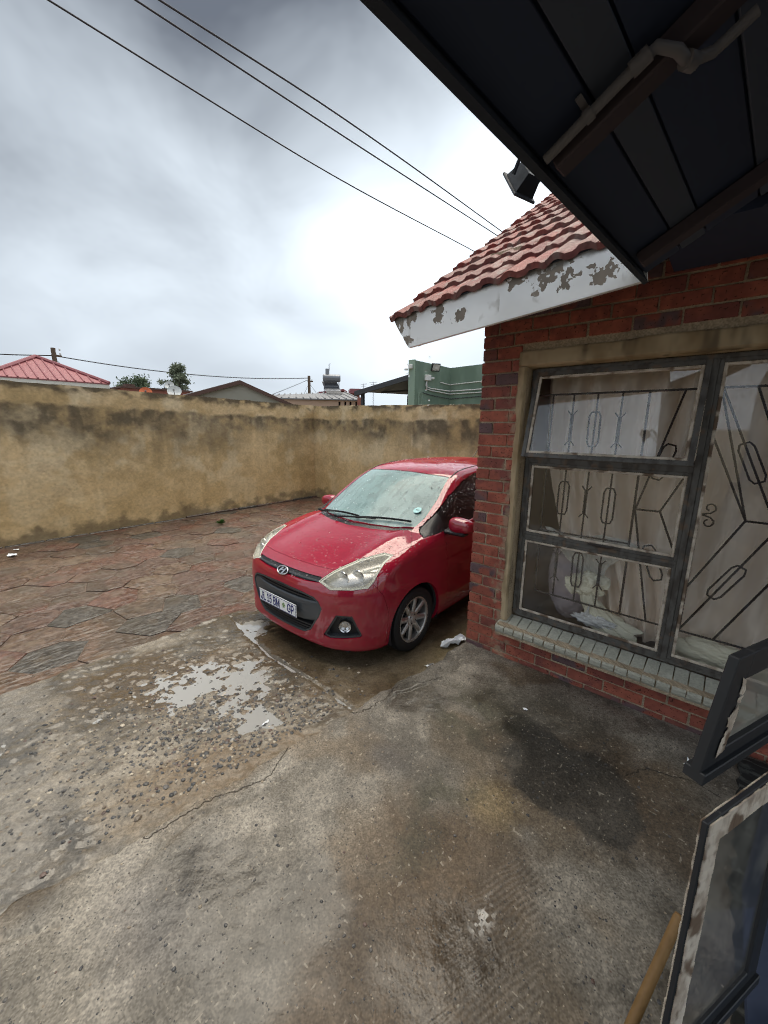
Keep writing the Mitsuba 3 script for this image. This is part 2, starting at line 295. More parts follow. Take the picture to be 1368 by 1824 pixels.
def chamfer_box(lo, hi, ch):
    if ch <= 0:
        v = np.array([[x, y, z] for x in (lo[0], hi[0]) for y in (lo[1], hi[1]) for z in (lo[2], hi[2])])
        return v, np.array([[0, 1, 3], [0, 3, 2], [4, 6, 7], [4, 7, 5], [0, 4, 5], [0, 5, 1], [2, 3, 7], [2, 7, 6], [0, 2, 6], [0, 6, 4], [1, 5, 7], [1, 7, 3]])
    pts = []
    for k in range(3):
        for s0 in (0, 1):
            for s1 in (0, 1):
                for s2 in (0, 1):
                    p = np.where([s0, s1, s2], np.asarray(hi) - ch, np.asarray(lo) + ch); p[k] = (lo, hi)[(s0, s1, s2)[k]][k]; pts.append(p)
    return hull(pts)
def hull(pts):
    m = trimesh.convex.convex_hull(np.asarray(pts, float), qhull_options='QbB Pp Qt QJ')
    return np.array(m.vertices), np.array(m.faces)
def frame_at(o, ex, ey, ez):
    B = np.array([unit(ex), unit(ey), unit(ez)]); o = np.asarray(o, float)
    return lambda v: o + np.asarray(v) @ B
def lathe(prof, n=32):
    """profile [(r, h)] about the z axis"""
    p = np.array(prof, float); a = np.arange(n) * 2 * np.pi / n
    v = np.stack([np.outer(p[:, 0], np.cos(a)), np.outer(p[:, 0], np.sin(a)), np.repeat(p[:, 1:], n, 1)], -1).reshape(-1, 3)
    i, j = np.meshgrid(np.arange(len(p) - 1), np.arange(n), indexing='ij')
    q = np.stack([i * n + j, i * n + (j + 1) % n, (i + 1) * n + (j + 1) % n, (i + 1) * n + j], -1).reshape(-1, 4)
    return v, np.vstack([q[:, [0, 1, 2]], q[:, [0, 2, 3]]])
def gridmesh(P):
    """P (n, m, 3) -> surface"""
    n, m = P.shape[:2]; i, j = np.meshgrid(np.arange(n - 1), np.arange(m - 1), indexing='ij')
    q = np.stack([i * m + j, (i + 1) * m + j, (i + 1) * m + j + 1, i * m + j + 1], -1).reshape(-1, 4)
    return P.reshape(-1, 3), np.vstack([q[:, [0, 1, 2]], q[:, [0, 2, 3]]])
def extrude(poly, h):
    parts = [trimesh.creation.extrude_polygon(g, h, engine='earcut') for g in getattr(poly, 'geoms', [poly])]
    m = trimesh.util.concatenate(parts); return np.array(m.vertices), np.array(m.faces)
def fb(p, seed=0, o=4):
    return sum(0.5 ** (k + 1) * meshkit.noise(np.asarray(p) * 2 ** k + 5.3 * k, seed + k) for k in range(o)) / (1 - 0.5 ** o)
ICO = trimesh.creation.icosphere(subdivisions=0); ICO1 = trimesh.creation.icosphere(subdivisions=1)
def rock(r, g, flat=0.6, sub=0):
    m = (ICO, ICO1)[sub]; v = np.array(m.vertices) * (1 + 0.35 * (g.random((len(m.vertices), 1)) - .5)) * r * np.array([1, 0.6 + .5 * g.random(), flat])
    a = g.random() * 6.3; c, s = math.cos(a), math.sin(a)
    return v @ np.array([[c, s, 0], [-s, c, 0], [0, 0, 1]]), np.array(m.faces)
def man(v, f): return manifold3d.Manifold(manifold3d.Mesh(vert_properties=np.asarray(v, np.float32), tri_verts=np.asarray(f, np.uint32)))
def unman(m): q = m.to_mesh(); return np.array(q.vert_properties[:, :3], float), np.array(q.tri_verts, int)
# ------------------------------------------------------------------ ground
def edge_x(Y): return -1.80 + 0.125 * Y                       # edge of the apron in front of the house
def sstep(a, b, x): t = np.clip((x - a) / (b - a), 0, 1); return t * t * (3 - 2 * t)
BASIN = [(-2.62, 0.82, .34, .17), (-2.35, 1.10, .32, .20), (-2.73, 1.14, .22, .14), (-2.02, 1.12, .20, .13), (-2.72, 0.46, .22, .11), (-2.85, 0.02, .25, .16), (-2.92, 1.70, .16, .16), (-3.15, 1.75, .12, .12), (-3.10, 2.0, .16, .16), (-2.45, 1.35, .2, .15)]
WATER = -0.038
def drive_z(X, Y):
    X, Y = np.broadcast_arrays(np.asarray(X, float), np.asarray(Y, float))
    z = -0.030 - 0.070 * sstep(1.5, 2.5, Y) * (1 - 0.8 * sstep(-1.80, -1.46, X))
    p = np.stack([X, Y, 0 * X], -1)
    z = z + (fb(p * 7, 3) - 0.5) * 0.022 * (1 - 0.6 * sstep(1.4, 1.7, Y)) + (fb(p * 22, 9, 3) - 0.5) * 0.026 * (1 - 0.6 * sstep(1.4, 1.7, Y)) + (fb(p * 52, 19, 2) - 0.5) * 0.008
    z = z + 0.008 * sstep(0.7, 0.3, Y)
    b = sum(np.exp(-((X - x) / rx) ** 2 - ((Y - y) / ry) ** 2) for x, y, rx, ry in BASIN)
    z = z - 0.0105 * np.minimum(b, 1.15) + 0.006 * (1 - np.minimum(b, 1))
    j = np.interp(X, [-3.5, -2.55, -1.94, -1.66], [1.71, 1.56, 1.58, 1.57])
    z = z - 0.016 * np.exp(-((Y - j) / 0.014) ** 2) * (X > -3.4)
    return z
def apron_z(X, Y):
    X, Y = np.broadcast_arrays(np.asarray(X, float), np.asarray(Y, float)); p = np.stack([X, Y, 0 * X], -1)
    wob = (fb(p * 5, 21) - 0.5) * 0.10 + (fb(p * 22, 22) - 0.5) * 0.035
    d = X - edge_x(Y) + wob
    z = (fb(p * 3, 31) - 0.5) * 0.012 + (fb(p * 16, 33) - 0.5) * 0.005 + (fb(p * 40, 34, 2) - 0.5) * 0.0022
    return z - 0.16 * sstep(0.040, -0.05, d) - 0.012 * np.exp(-((d - 0.16 - 0.04 * np.sin(Y * 9)) / 0.012) ** 2) * (fb(p * 2.2, 40) > 0.47)
def sheet(x0, x1, y0, y1, h, zf):
    xs, ys = np.arange(x0, x1 + h / 2, h), np.arange(y0, y1 + h / 2, h)
    X, Y = np.meshgrid(xs, ys, indexing='ij')
    return np.stack([X, Y, zf(X, Y)], -1)
P = sheet(-1.98, 1.6, -1.6, 3.3, 0.0125, apron_z)
put('apron', gridmesh(P), 'm_concrete', smooth=True); say('apron', 'weathered concrete apron in front of the house, stained brown with a dark cement patch', 'concrete apron', kind='structure')
P = sheet(-3.46, -1.25, -1.6, 6.75, 0.0125, drive_z)
put('driveway', gridmesh(P), 'm_driveway', smooth=True); say('driveway', 'wet driveway strip of worn concrete with exposed aggregate', 'driveway', kind='structure')
S = 900.0
put('ground', (np.array([[-S, -S, -.16], [S, -S, -.16], [S, S, -.16], [-S, S, -.16]]), np.array([[0, 1, 2], [0, 2, 3]])), 'm_ground'); say('ground', 'bare soil ground reaching to the horizon', 'ground', kind='structure')
put('puddle', gridmesh(sheet(-3.44, -1.30, -0.5, 3.2, 0.05, lambda X, Y: WATER - 0.070 * sstep(1.5, 2.5, Y) * (1 - 0.8 * sstep(-1.80, -1.46, X)) - 0.004 * sstep(1.6, 2.2, Y))), 'm_water'); say('puddle', 'shallow rain puddle among the pebbles in front of the red car', 'puddle', kind='structure')

# the paving of coloured stones, each stone a piece
PAVE = -0.045
put('paving', (np.array([[-8.3, -2.2, PAVE - .009], [-3.36, -2.2, PAVE - .009], [-3.36, 6.75, PAVE - .009], [-8.3, 6.75, PAVE - .009]]), np.array([[0, 1, 2], [0, 2, 3]])), 'm_grout')
say('paving', 'yard paving of reddish and grey slate stones, wet from rain', 'paving', kind='structure')
g = np.random.default_rng(21)
seeds = []
for r in range(26):
    for c in range(12):
        seeds.append((-8.05 + c * 0.44 + (r % 2) * 0.22 + g.normal(0, .055), -2.1 + r * 0.36 + g.normal(0, .05)))
seeds = np.array(seeds)
from scipy.spatial import Voronoi
vor = Voronoi(np.vstack([seeds, [[-60, 0], [60, 0], [0, -60], [0, 60]]]))
area = Polygon([(-7.92, -2.1), (-3.50, -2.1), (-3.42, 0.1), (-3.36, 0.5), (-3.40, 1.2), (-3.36, 1.7), (-3.36, 6.6), (-7.92, 6.6)])
grey_at = [(-7.14, 2.29), (-5.81, 2.03), (-6.31, 3.41), (-7.13, 4.01), (-5.66, 2.87), (-4.24, 1.59), (-3.67, 1.94), (-4.19, 2.33), (-3.79, 1.09), (-4.4, 0.7), (-3.99, 0.27), (-4.72, 2.11), (-7.1, 1.35)]
n_st = 0
for i in range(len(seeds)):
    reg = vor.regions[vor.point_region[i]]
    if -1 in reg or not reg: continue
    pg = Polygon(vor.vertices[reg]).intersection(area).buffer(-0.0028)
    if pg.is_empty or pg.geom_type != 'Polygon' or pg.area < .012: continue
    pg = pg.simplify(.004)
    # rough edge
    ring = np.array(pg.segmentize(0.09).exterior.coords)[:-1]
    ring = ring + (fb(np.c_[ring * 14, 0 * ring[:, 0]], 5)[:, None] - .5) * 0.022 * g.choice([-1, 1], (1, 2))
    c = ring.mean(0); inn = c + (ring - c) * (1 - 0.022 / np.maximum(np.linalg.norm(ring - c, axis=1, keepdims=True), .05))
    h = g.uniform(-.004, .007); tx, ty = g.normal(0, .009, 2)
    zz = lambda q, o: PAVE + h + o + (q - c) @ np.array([tx, ty])
    n = len(ring)
    v = np.vstack([np.c_[ring, np.full(n, PAVE - .03)], np.c_[ring, zz(ring, -.006)], np.c_[inn, zz(inn, 0)], [[*c, PAVE + h]]])
    f = []
    ccw = Polygon(ring).exterior.is_ccw
    for k in range(n):
        k2 = (k + 1) % n
        f += [(k, k2, n + k2), (k, n + k2, n + k), (n + k, n + k2, 2 * n + k2), (n + k, 2 * n + k2, 2 * n + k), (2 * n + k, 2 * n + k2, 3 * n)]
    f = np.array(f) if ccw else np.array(f)[:, ::-1]
    d = min(math.hypot(c[0] - a, c[1] - b) for a, b in grey_at)
    m = 3 if d < .20 or g.random() < .03 else int(g.choice(3, p=[.38, .34, .28]))
    put('paving__stone', (v, f), 'm_stone%d' % m, smooth=35); n_st += 1
# edging stones along the foot of the left wall
y = -2.0
while y < 6.55:
    L = g.uniform(.42, .62); w = g.uniform(.16, .21); hz = PAVE + (.035 if y > 3.0 else .008) + g.uniform(-.006, .006)
    v, f = chamfer_box(V(-8.17, y, -.1), V(-8.17 + w + .05, y + L - .015, hz), .012)
    put('paving__edging_stone', (v, f), 'm_stone%d' % (3 if g.random() < .6 else 1)); y += L

# pebbles of the exposed aggregate
mb = MB(); g = np.random.default_rng(5)
PAL = np.array([[.045, .045, .046], [.075, .070, .066], [.15, .12, .09], [.23, .19, .14], [.33, .29, .23], [.09, .06, .05]])
def scatter(n, cx, cy, sx, sy, r0, r1, zf, keep=lambda x, y: True, p=(.34, .24, .17, .11, .07, .07)):
    for _ in range(n):
        x, y = g.normal(cx, sx), g.normal(cy, sy)
        if not keep(x, y): continue
        r = g.uniform(r0, r1) * (1 if g.random() < .93 else 1.6)
        v, f = rock(r, g, .45); mb.add(v + [x, y, float(zf(x, y)) + r * .05], f, PAL[g.choice(6, p=p)] * g.uniform(.7, 1.3))
drv = lambda x, y: -3.4 < x < edge_x(y) - .05
scatter(800, -2.20, .62, .36, .34, .005, .013, drive_z, drv); scatter(850, -1.95, 1.05, .28, .30, .005, .013, drive_z, drv); scatter(520, -2.45, .92, .3, .22, .005, .014, drive_z, drv)
scatter(1800, -2.2, .8, .45, .40, .0018, .0045, drive_z, drv); scatter(240, -2.55, .25, .35, .25, .004, .010, drive_z, drv); scatter(260, -1.75, 1.3, .12, .25, .004, .011, drive_z, drv)
put('driveway__pebbles', mb.get(), 'm_pebble', smooth=False, color=np.vstack(mb.c)); say('driveway__pebbles', kind='stuff')
mb = MB()
apr = lambda x, y: edge_x(y) + .03 < x < .25 and y < 2.7
PALA = PAL.copy()
for _ in range(6500):
    x, y = g.uniform(-1.75, .3), g.uniform(-.9, 2.65) ** 1
    if not apr(x, y): continue
    r = g.uniform(.0018, .0042) if g.random() < .96 else g.uniform(.005, .009)
    v, f = rock(r, g, .45); mb.add(v + [x, y, float(apron_z(x, y)) + r * .1], f, PAL[g.choice(6, p=(.42, .30, .16, .07, .03, .02))] * g.uniform(.7, 1.4))
put('apron__chips', mb.get(), 'm_pebble', smooth=False, color=np.vstack(mb.c)); say('apron__chips', kind='stuff')
# ------------------------------------------------------------------ boundary walls
def wall_sheet(a, b, top, key, label, thick):
    """plastered wall from a to b (plan), displaced front face, rough coping, far face and top closed"""
    a, b = V(*a), V(*b); L = np.linalg.norm(b - a); u = (b - a) / L; nrm = V(u[1], -u[0])
    s = np.linspace(0, L, int(L / .05) + 1); tz = np.linspace(0, 1, 46)
    Z = -0.12 + (np.array([top(*(a + u * q)) for q in s])[:, None] + 0.12) * tz[None]
    Z[:, -1] += (fb(np.c_[s * 6, 0 * s, 0 * s], 60) - .5) * .022 + (fb(np.c_[s * 19, 0 * s, 0 * s], 61) - .5) * .014
    pts = np.stack([np.broadcast_to(s[:, None], Z.shape), Z, 0 * Z], -1)
    off = (fb(pts * 1.6, 62) - .5) * .05 + (fb(pts * 7, 63) - .5) * .018
    off += -.020 * sstep(.02, -.06, (Z - (np.array([top(*(a + u * q)) for q in s])[:, None] - .30 + (fb(pts * 2.3, 64) - .5) * .14)))
    off[:, -1] -= .012
    front = np.concatenate([(a + u * q)[None] for q in s])[:, None, :] + off[..., None] * nrm
    Pf = np.concatenate([front, Z[..., None]], -1)
    back = np.concatenate([np.concatenate([(a + u * q)[None] for q in s])[:, None, :] - nrm * thick + 0 * off[..., None], Z[..., None]], -1)
    P = np.concatenate([Pf, back[:, ::-1]], 1)
    v, f = gridmesh(P)
    e1 = trimesh.Trimesh(v, f, process=False); 
    if np.einsum('ij,j->i', e1.face_normals[:40 * 2], [*nrm, 0]).mean() < 0: f = f[:, ::-1]
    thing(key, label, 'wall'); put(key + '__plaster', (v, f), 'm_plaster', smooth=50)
thing_wall_top_left = lambda x, y: 2.385 - .0195 * y
thing_wall_top_back = lambda x, y: 2.254 - .0165 * (x + 8.15)
wall_sheet((-8.15, 6.72), (-8.15, -5.0), thing_wall_top_left, 'boundary_wall', 'long ochre plastered yard wall on the left, stained black along its top', .17)
wall_sheet((1.5, 6.7), (-8.15, 6.7), thing_wall_top_back, 'boundary_wall', 'ochre plastered rear yard wall behind the red car roof', .17)
# broken glass and mortar crumbs bedded on the rear wall
mb = MB(); g = np.random.default_rng(12)
for _ in range(90):
    x = g.uniform(-6.9, -3.1); r = g.uniform(.008, .022); v, f = rock(r, g, .8); mb.add(v + [x, 6.73 + g.uniform(-.03, .05), thing_wall_top_back(x, 6.7) + .004], f)
put('boundary_wall_001__mortar_crumbs', mb.get(), 'm_putty'); say('boundary_wall_001__mortar_crumbs', kind='stuff')

# ------------------------------------------------------------------ the brick house
FY, CX = 2.76, -1.44                       # facade plane, corner
thing('brick_house', 'red face brick house with a wide steel window and red tiled roof', 'house')
OPL, OPR, OPB, OPT = -1.105, 0.98, 0.335, 2.185
mb = MB()
mb.box((CX + .009, FY + .009, -.15), (OPL, 3.0, 2.95)); mb.box((OPR, FY + .009, -.15), (2.6, 3.0, 2.95))
mb.box((OPL, FY + .009, -.15), (OPR, 3.0, OPB - .10)); mb.box((OPL, FY + .009, OPT), (OPR, 3.0, 2.95))
mb.box((CX + .009, 3.0, -.15), (CX + .23, 7.9, 2.95))
put('brick_house__wall', mb.get(), 'm_mortar')
g = np.random.default_rng(3)
def brick_mesh(w, h, d, gg):
    v, f = chamfer_box(V(0, 0, 0), V(w, d, h), .0035)
    return v + gg.normal(0, .0011, v.shape), f
BV = {w: [ply(brick_mesh(w, .073, .10, g), None, smooth=25) for _ in range(3)] for w in (.222, .106)}
T4 = mi.ScalarTransform4f
side = MB(); far = MB(); nb = 0
def brick_mat(x, k):
    r = g.random()
    return 'm_brick%d' % (0 if r < .42 else 1 if r < .70 else 2 if r < .82 else 3)
for k in range(35):
    z0 = -.045 + (k - 1) * .085
    x = CX - (0 if True else 0)
    first = .222 if k % 2 == 1 else .106
    xs = [(CX, first)]
    q = CX + first + .010
    while q < 1.6: xs.append((q, .222)); q += .232
    for x0, w in xs:
        # cut at the plaster surround of the window opening
        pieces = [(x0, x0 + w)]
        zt = z0 + .073
        if zt > OPB - .05 and z0 < OPT + .105:
            L, R = OPL - .045, OPR + .045
            pieces = [(a, b) for a, b in ((x0, min(x0 + w, L)), (max(x0, R), x0 + w)) if b - a > .03]
        if z0 < OPB - .075 < zt and x0 + w > OPL - .04: pieces = [(x0, OPL - .05)] if x0 < OPL - .1 else []
        for a, b in pieces:
            ww = b - a; dx, dy, dz = g.normal(0, .0015), g.normal(0, .0022), g.normal(0, .0012)
            M = T4().translate([a + dx, FY + dy, z0 + dz])
            if a > .35: v, f = chamfer_box(V(a, FY + dy, z0), V(b, FY + .1, zt), .003); far.add(v, f); continue
            key = .222 if abs(ww - .222) < .004 else .106 if abs(ww - .106) < .004 else None
            mesh = BV[key][g.integers(3)] if key else ply(brick_mesh(ww, .073, .10, g), None, smooth=25)
            put('brick_house__brick', mesh, brick_mat(a, k), to_world=M); nb += 1
    # return wall round the corner
    q = FY + (.116 if k % 2 == 1 else .232) 
    while q < 7.8:
        v, f = chamfer_box(V(CX + g.normal(0, .002), q, z0), V(CX + .1, q + .222, z0 + .073), .003); side.add(v, f); q += .232
    # the corner brick also shows its end on the return
    v, f = chamfer_box(V(CX + .0015, FY + .004, z0 + .001), V(CX + .1, FY + (.106 if k % 2 == 1 else .222), z0 + .072), .003); side.add(v, f)
put('brick_house__side_brickwork', side.get(), 'm_brick1'); say('brick_house__side_brickwork', kind='stuff')
put('brick_house__far_brickwork', far.get(), 'm_brick3'); say('brick_house__far_brickwork', kind='stuff')

# plaster surround: jamb, lintel, rounded arris, smeared over the bricks
YW = 2.865                                  # window plane
def ribbon(key, pts_fn, n, prof):
    P = np.array([[pts_fn(t, a) for a in prof] for t in np.linspace(0, 1, n)])
    return P
def jamb(x_in, sgn):
    zs = np.linspace(OPB - .02, OPT + .0, 60); P = []
    for z in zs:
        w = .052 + .030 * (fb(V(z * 9, 1, sgn), 71) - .5) + .018 * (fb(V(z * 30, 1, sgn), 72) - .5)
        o = .004 * (fb(V(z * 15, 2, sgn), 73) - .5)
        P.append([(x_in - sgn * -w * -1 if False else x_in + sgn * w, FY - .0005, z), (x_in + sgn * (w - .012), FY - .010 + o, z), (x_in + sgn * .014, FY - .014 + o, z), (x_in + sgn * .003, FY - .004, z), (x_in, FY + .014, z), (x_in, 2.96, z)])
    return np.array(P)
mb = MB(); v, f = gridmesh(jamb(OPL, -1)); mb.add(v, f[:, ::-1]); v, f = gridmesh(jamb(OPR, 1)); mb.add(v, f)
xs = np.linspace(OPL - .055, OPR + .055, 90); P = []
for x in xs:
    w = .105 + .02 * (fb(V(x * 5, 3, 1), 74) - .5)
    P.append([(x, FY - .0005, OPT + w), (x, FY - .011, OPT + w - .012), (x, FY - .015, OPT + .014), (x, FY - .004, OPT + .003), (x, FY + .012, OPT - .001), (x, 2.96, OPT - .001)])
v, f = gridmesh(np.array(P)); mb.add(v, f[:, ::-1] if True else f)
put('brick_house__plaster_surround', mb.get(), 'm_surround', smooth=40)

# sill of moulded bricks laid on edge
def sill_piece(w, gg):
    prof = [(-.075, .000), (-.082, .010), (-.084, .034), (-.078, .046), (.10, .088), (.10, -.02), (-.06, -.02)]
    pts = [(s * (w / 2 - (.003 if e else 0)), y * (1 if e == 0 else .985), z - (.002 if e else 0)) for s in (-1, 1) for e in (0,) for y, z in prof]
    v, f = hull(pts); return v + gg.normal(0, .0012, v.shape), f
SV = [ply(sill_piece(.067, g), None, smooth=25) for _ in range(4)]
x = OPL - .055
mb = MB().box((x + .01, FY - .07, OPB - .115), (OPR + .05, FY + .10, OPB - .03)); put('brick_house__sill', mb.get(), 'm_mortar')
while x < OPR + .03:
    put('brick_house__sill__brick', SV[g.integers(4)], 'm_sill', to_world=T4().translate([x + .035, FY + g.normal(0, .0018), OPB - .088 + g.normal(0, .0012)]) @ T4().rotate([0, 0, 1], g.normal(0, .5))); x += .0745

# steel window
WL, WR, WB, WT, MX = OPL + .012, OPR - .012, .352, 2.178, -.112
def L_bar(mb, x0, x1, z0, z1, y0=YW - .016, y1=YW + .018): mb.box((x0, y0, z0), (x1, y1, z1), .002)
mb = MB()
L_bar(mb, WL - .006, WL + .022, WB, WT); L_bar(mb, WR - .022, WR + .006, WB, WT)
L_bar(mb, WL + .022, WR - .022, WT - .024, WT + .002); L_bar(mb, WL + .022, WR - .022, WB - .006, WB + .022)
L_bar(mb, MX - .015, MX + .015, WB + .022, WT - .024, YW - .024, YW + .022)
L_bar(mb, WL + .022, MX - .015, 1.540, 1.582, YW - .020, YW + .02)
L_bar(mb, WL + .022, MX - .015, .982, 1.006, YW - .018, YW + .02)
put('brick_house__window', mb.get(), 'm_steel', smooth=20)
def sash(x0, x1, z0, z1, fr=None, w=.020):
    """a glazed light: steel sash, putty fillet and pane"""
    m = MB()
    for a, b, c, d in ((x0, x0 + w, z0, z1), (x1 - w, x1, z0, z1), (x0 + w, x1 - w, z1 - w, z1), (x0 + w, x1 - w, z0, z0 + w)): m.box((a, -.016, c), (b, .012, d), .002, fr)
    put('brick_house__window__sash', m.get(), 'm_steel', smooth=20)
    m = MB(); q = .017
    for a, b, c, d in ((x0 + w, x0 + w + q, z0 + w, z1 - w), (x1 - w - q, x1 - w, z0 + w, z1 - w), (x0 + w + q, x1 - w - q, z1 - w - q, z1 - w), (x0 + w + q, x1 - w - q, z0 + w, z0 + w + q)): m.box((a, -.011, c), (b, .001, d), .003, fr)
    put('brick_house__window__putty', m.get(), 'm_putty', smooth=20)
    p = np.array([[x0 + w, .004, z0 + w], [x1 - w, .004, z0 + w], [x1 - w, .004, z1 - w], [x0 + w, .004, z1 - w]])
    put('brick_house__window__pane', (fr(p) if fr else p, np.array([[0, 1, 2], [0, 2, 3]])), 'm_glass')
flat = lambda v: np.asarray(v) + V(0, YW, 0)
sash(WL + .022, MX - .015, 1.006, 1.540, flat); sash(WL + .022, MX - .015, WB + .022, .982, flat)
sash(MX + .015, WR - .022, WB + .022, WT - .024, flat, .020)
# top light, hung at its head and pushed open
tilt = math.radians(14.5); hz = WT - .026
open_fr = frame_at((0, YW - .012, hz), (1, 0, 0), (0, math.cos(tilt), -math.sin(tilt)), (0, math.sin(tilt), math.cos(tilt)))
sash(WL + .020, MX - .014, -.585, 0.0, open_fr, .028)
mb = MB().tube([(-.62, YW - .03, 1.6), (-.62, YW - .10, 1.605), (-.60, YW - .15, 1.60)], .006); put('brick_house__window__stay', mb.get(), 'm_steel', smooth=40)
mb = MB().tube([(-.62, YW - .03, 1.022), (-.50, YW - .035, 1.02), (-.46, YW - .04, 1.03)], .006); put('brick_house__window__catch', mb.get(), 'm_bar', smooth=40)

# burglar bars behind the glass
YB = 2.945
def P3(q): return V(q[0], YB, q[1])
def bar(a, b, r=.0064):
    put('brick_house__burglar_bars__bar', MB().tube([P3(a), P3(b)], r, 6).get(), 'm_bar', smooth=60)
put('brick_house__burglar_bars', MB().box((-1.07, YB - .006, 2.004), (-.09, YB + .006, 2.016)).box((-.07, YB - .006, 2.006), (.95, YB + .006, 2.018)).get(), 'm_bar')
for x in (-.974, -.838, -.690, -.548): bar((x, 2.004), (x, .548), .0058)
bar((-.405, 2.004), (-.394, .548), .0075); bar((-.072, 2.004), (-.064, .545), .0075); bar((-.974, 1.035), (-.405, 1.042)); bar((-.974, .548), (-.10, .540)); bar((-.08, .540), (.94, .538))
def mirrorx(q): return (.59 - q[0] - .09, q[1])
DG = [((-.231, 2.005), (-.392, 1.275)), ((-.392, 1.271), (-.242, .545)), ((-.392, 1.276), (-.260, 1.28)), ((-.260, 1.28), (-.072, 1.74)), ((-.260, 1.28), (-.075, .85)), ((-.070, 2.002), (.137, 1.286)), ((.137, 1.286), (-.061, .839)), ((.137, 1.285), (.36, 1.285)), ((-.069, 1.742), (.137, 1.286)), ((-.060, 2.002), (.236, 1.33)), ((.08, 2.005), (.30, 1.44)), ((-.067, .540), (.26, 1.24)), ((.105, .541), (.33, 1.05)), ((.36, 1.285), (.56, 1.75)), ((.36, 1.285), (.56, .84)), ((.56, 2.0), (.56, .54)), ((.30, 1.44), (.56, 2.0)), ((.33, 1.05), (.56, .54))]
for a, b in DG: bar(a, b)
def oval(a, b, w=.034):
    a, b = V(*a), V(*b); u = unit(b - a); n = V(u[1], -u[0]); L = np.linalg.norm(b - a)
    loop = [(0.0, .5), (.0, 1), (.14, 1.0), (.86, 1), (1, .62), (1, -.62), (.86, -1), (.14, -1), (0, -.62), (0, .5)]
    loop = [(.0, .62), (.13, 1), (.87, 1), (1, .62), (1, -.62), (.87, -1), (.13, -1), (0, -.62), (0, .62)]
    pts = [P3(a + u * L * s + n * w * t) - V(0, .006, 0) for s, t in loop]
    put('brick_house__burglar_bars__oval_link', MB().tube(pts, .0058, 6).get(), 'm_bar', smooth=60)
for a, b in (((-.694, 1.888), (-.690, 1.664)), ((-.838, 1.412), (-.838, 1.177)), ((-.548, 1.394), (-.546, 1.158)), ((-.692, .913), (-.688, .66)), ((.068, 1.712), (.160, 1.505)), ((.164, 1.017), (.055, .806)), ((-.255, 1.662+.03), (-.310, 1.48)), ((-.295, 1.052), (-.215, .838)), ((.44, 1.70), (.34, 1.50)), ((.34, 1.03), (.44, .82))): oval(a, b)
def leaf(x, z0, z1):
    m = MB()
    for s in (-1, 1):
        m.tube([V(x + s * .030, YB - .006, z0), V(x + s * .022, YB - .008, z0 - .012), V(x + s * .007, YB - .008, z0 - .03), V(x + s * .006, YB - .008, (z0 + z1) / 2), V(x + s * .007, YB - .008, z1 + .03), V(x + s * .022, YB - .008, z1 + .012), V(x + s * .030, YB - .006, z1)], .0045, 6)
    put('brick_house__burglar_bars__leaf_scroll', m.get(), 'm_bar', smooth=60)
for x, a, b in ((-.836, 1.902, 1.666), (-.547, 1.883, 1.663), (-.690, 1.395, 1.173), (-.836, .90, .673), (-.546, .898, .68)): leaf(x, a, b)
m = MB()
for s in (-1, 1):
    for t in (-1, 1):
        c = V(-.057 + s * .034, 1.296 + t * .042); an = np.linspace(-.3, 4.6, 16); rr = .030 * np.linspace(1, .45, 16)
        m.tube([P3((c[0] + s * r * math.cos(q) * .9, c[1] + t * r * math.sin(q))) - V(0, .012, 0) for q, r in zip(an, rr)], .005, 6)
        m.tube([P3((-.068 + s * .012, 1.296 + t * .002)) - V(0, .012, 0), P3((-.062 + s * .045, 1.296 + t * .012)) - V(0, .012, 0), P3((c[0] + s * .027, c[1] - t * .009)) - V(0, .012, 0)], .005, 6)
put('brick_house__burglar_bars__scroll', m.get(), 'm_bar', smooth=60)

# the room behind the window
mb = MB().box((-1.30, 5.6, -.1), (1.9, 5.75, 2.75)).box((-1.42, 3.0, -.1), (-1.2, 5.75, 2.75)).box((1.5, 3.0, -.1), (1.9, 5.75, 2.75)).box((-1.3, 3.0, -.12), (1.9, 5.75, .02)).box((-1.3, 3.0, 2.62), (1.9, 5.75, 2.75))
put('brick_house__room', mb.get(), 'm_room')

# ------------------------------------------------------------------ curtains and things behind the glass
def curtain(key, x0f, x1f, z0, z1, y, seed, amp, nx=150, nz=60, zpow=1.0, m='m_curtain'):
    t, zz = np.linspace(0, 1, nx), np.linspace(z0, z1, nz)
    TT, ZZ = np.meshgrid(t, zz, indexing='ij')
    X = x0f(ZZ) + (x1f(ZZ) - x0f(ZZ)) * TT
    ph = TT * 30 + 4.2 * (fb(np.stack([TT * 4, ZZ * .8, 0 * TT], -1), seed) - .5) * 3
    Y = y + amp * np.sin(ph) * (.5 + fb(np.stack([TT * 7, ZZ * 1.5, 0 * TT], -1), seed + 1)) + (fb(np.stack([TT * 12, ZZ * 4, 0 * TT], -1), seed + 2) - .5) * amp * 1.6
    put(key, gridmesh(np.stack([X, Y, ZZ], -1)), m, smooth=True)
left_edge = lambda z: np.interp(z, [.40, .62, .80, 1.05, 1.35, 1.7, 2.2], [-.60, -.66, -.74, -.88, -.97, -1.03, -1.06])
curtain('sheer_curtain', left_edge, lambda z: -.135 + 0 * z, .335, 2.2, 3.095, 80, .045); say('sheer_curtain', 'sheer pale curtain pulled aside behind the three lights left of the mullion', 'curtain')
curtain('sheer_curtain_001', lambda z: -.17 + 0 * z, lambda z: 1.0 + 0 * z, .335, 2.2, 3.12, 90, .050); say('sheer_curtain_001', 'sheer pale curtain hanging behind the tall pane right of the mullion', 'curtain')
_count['sheer_curtain'] = 2
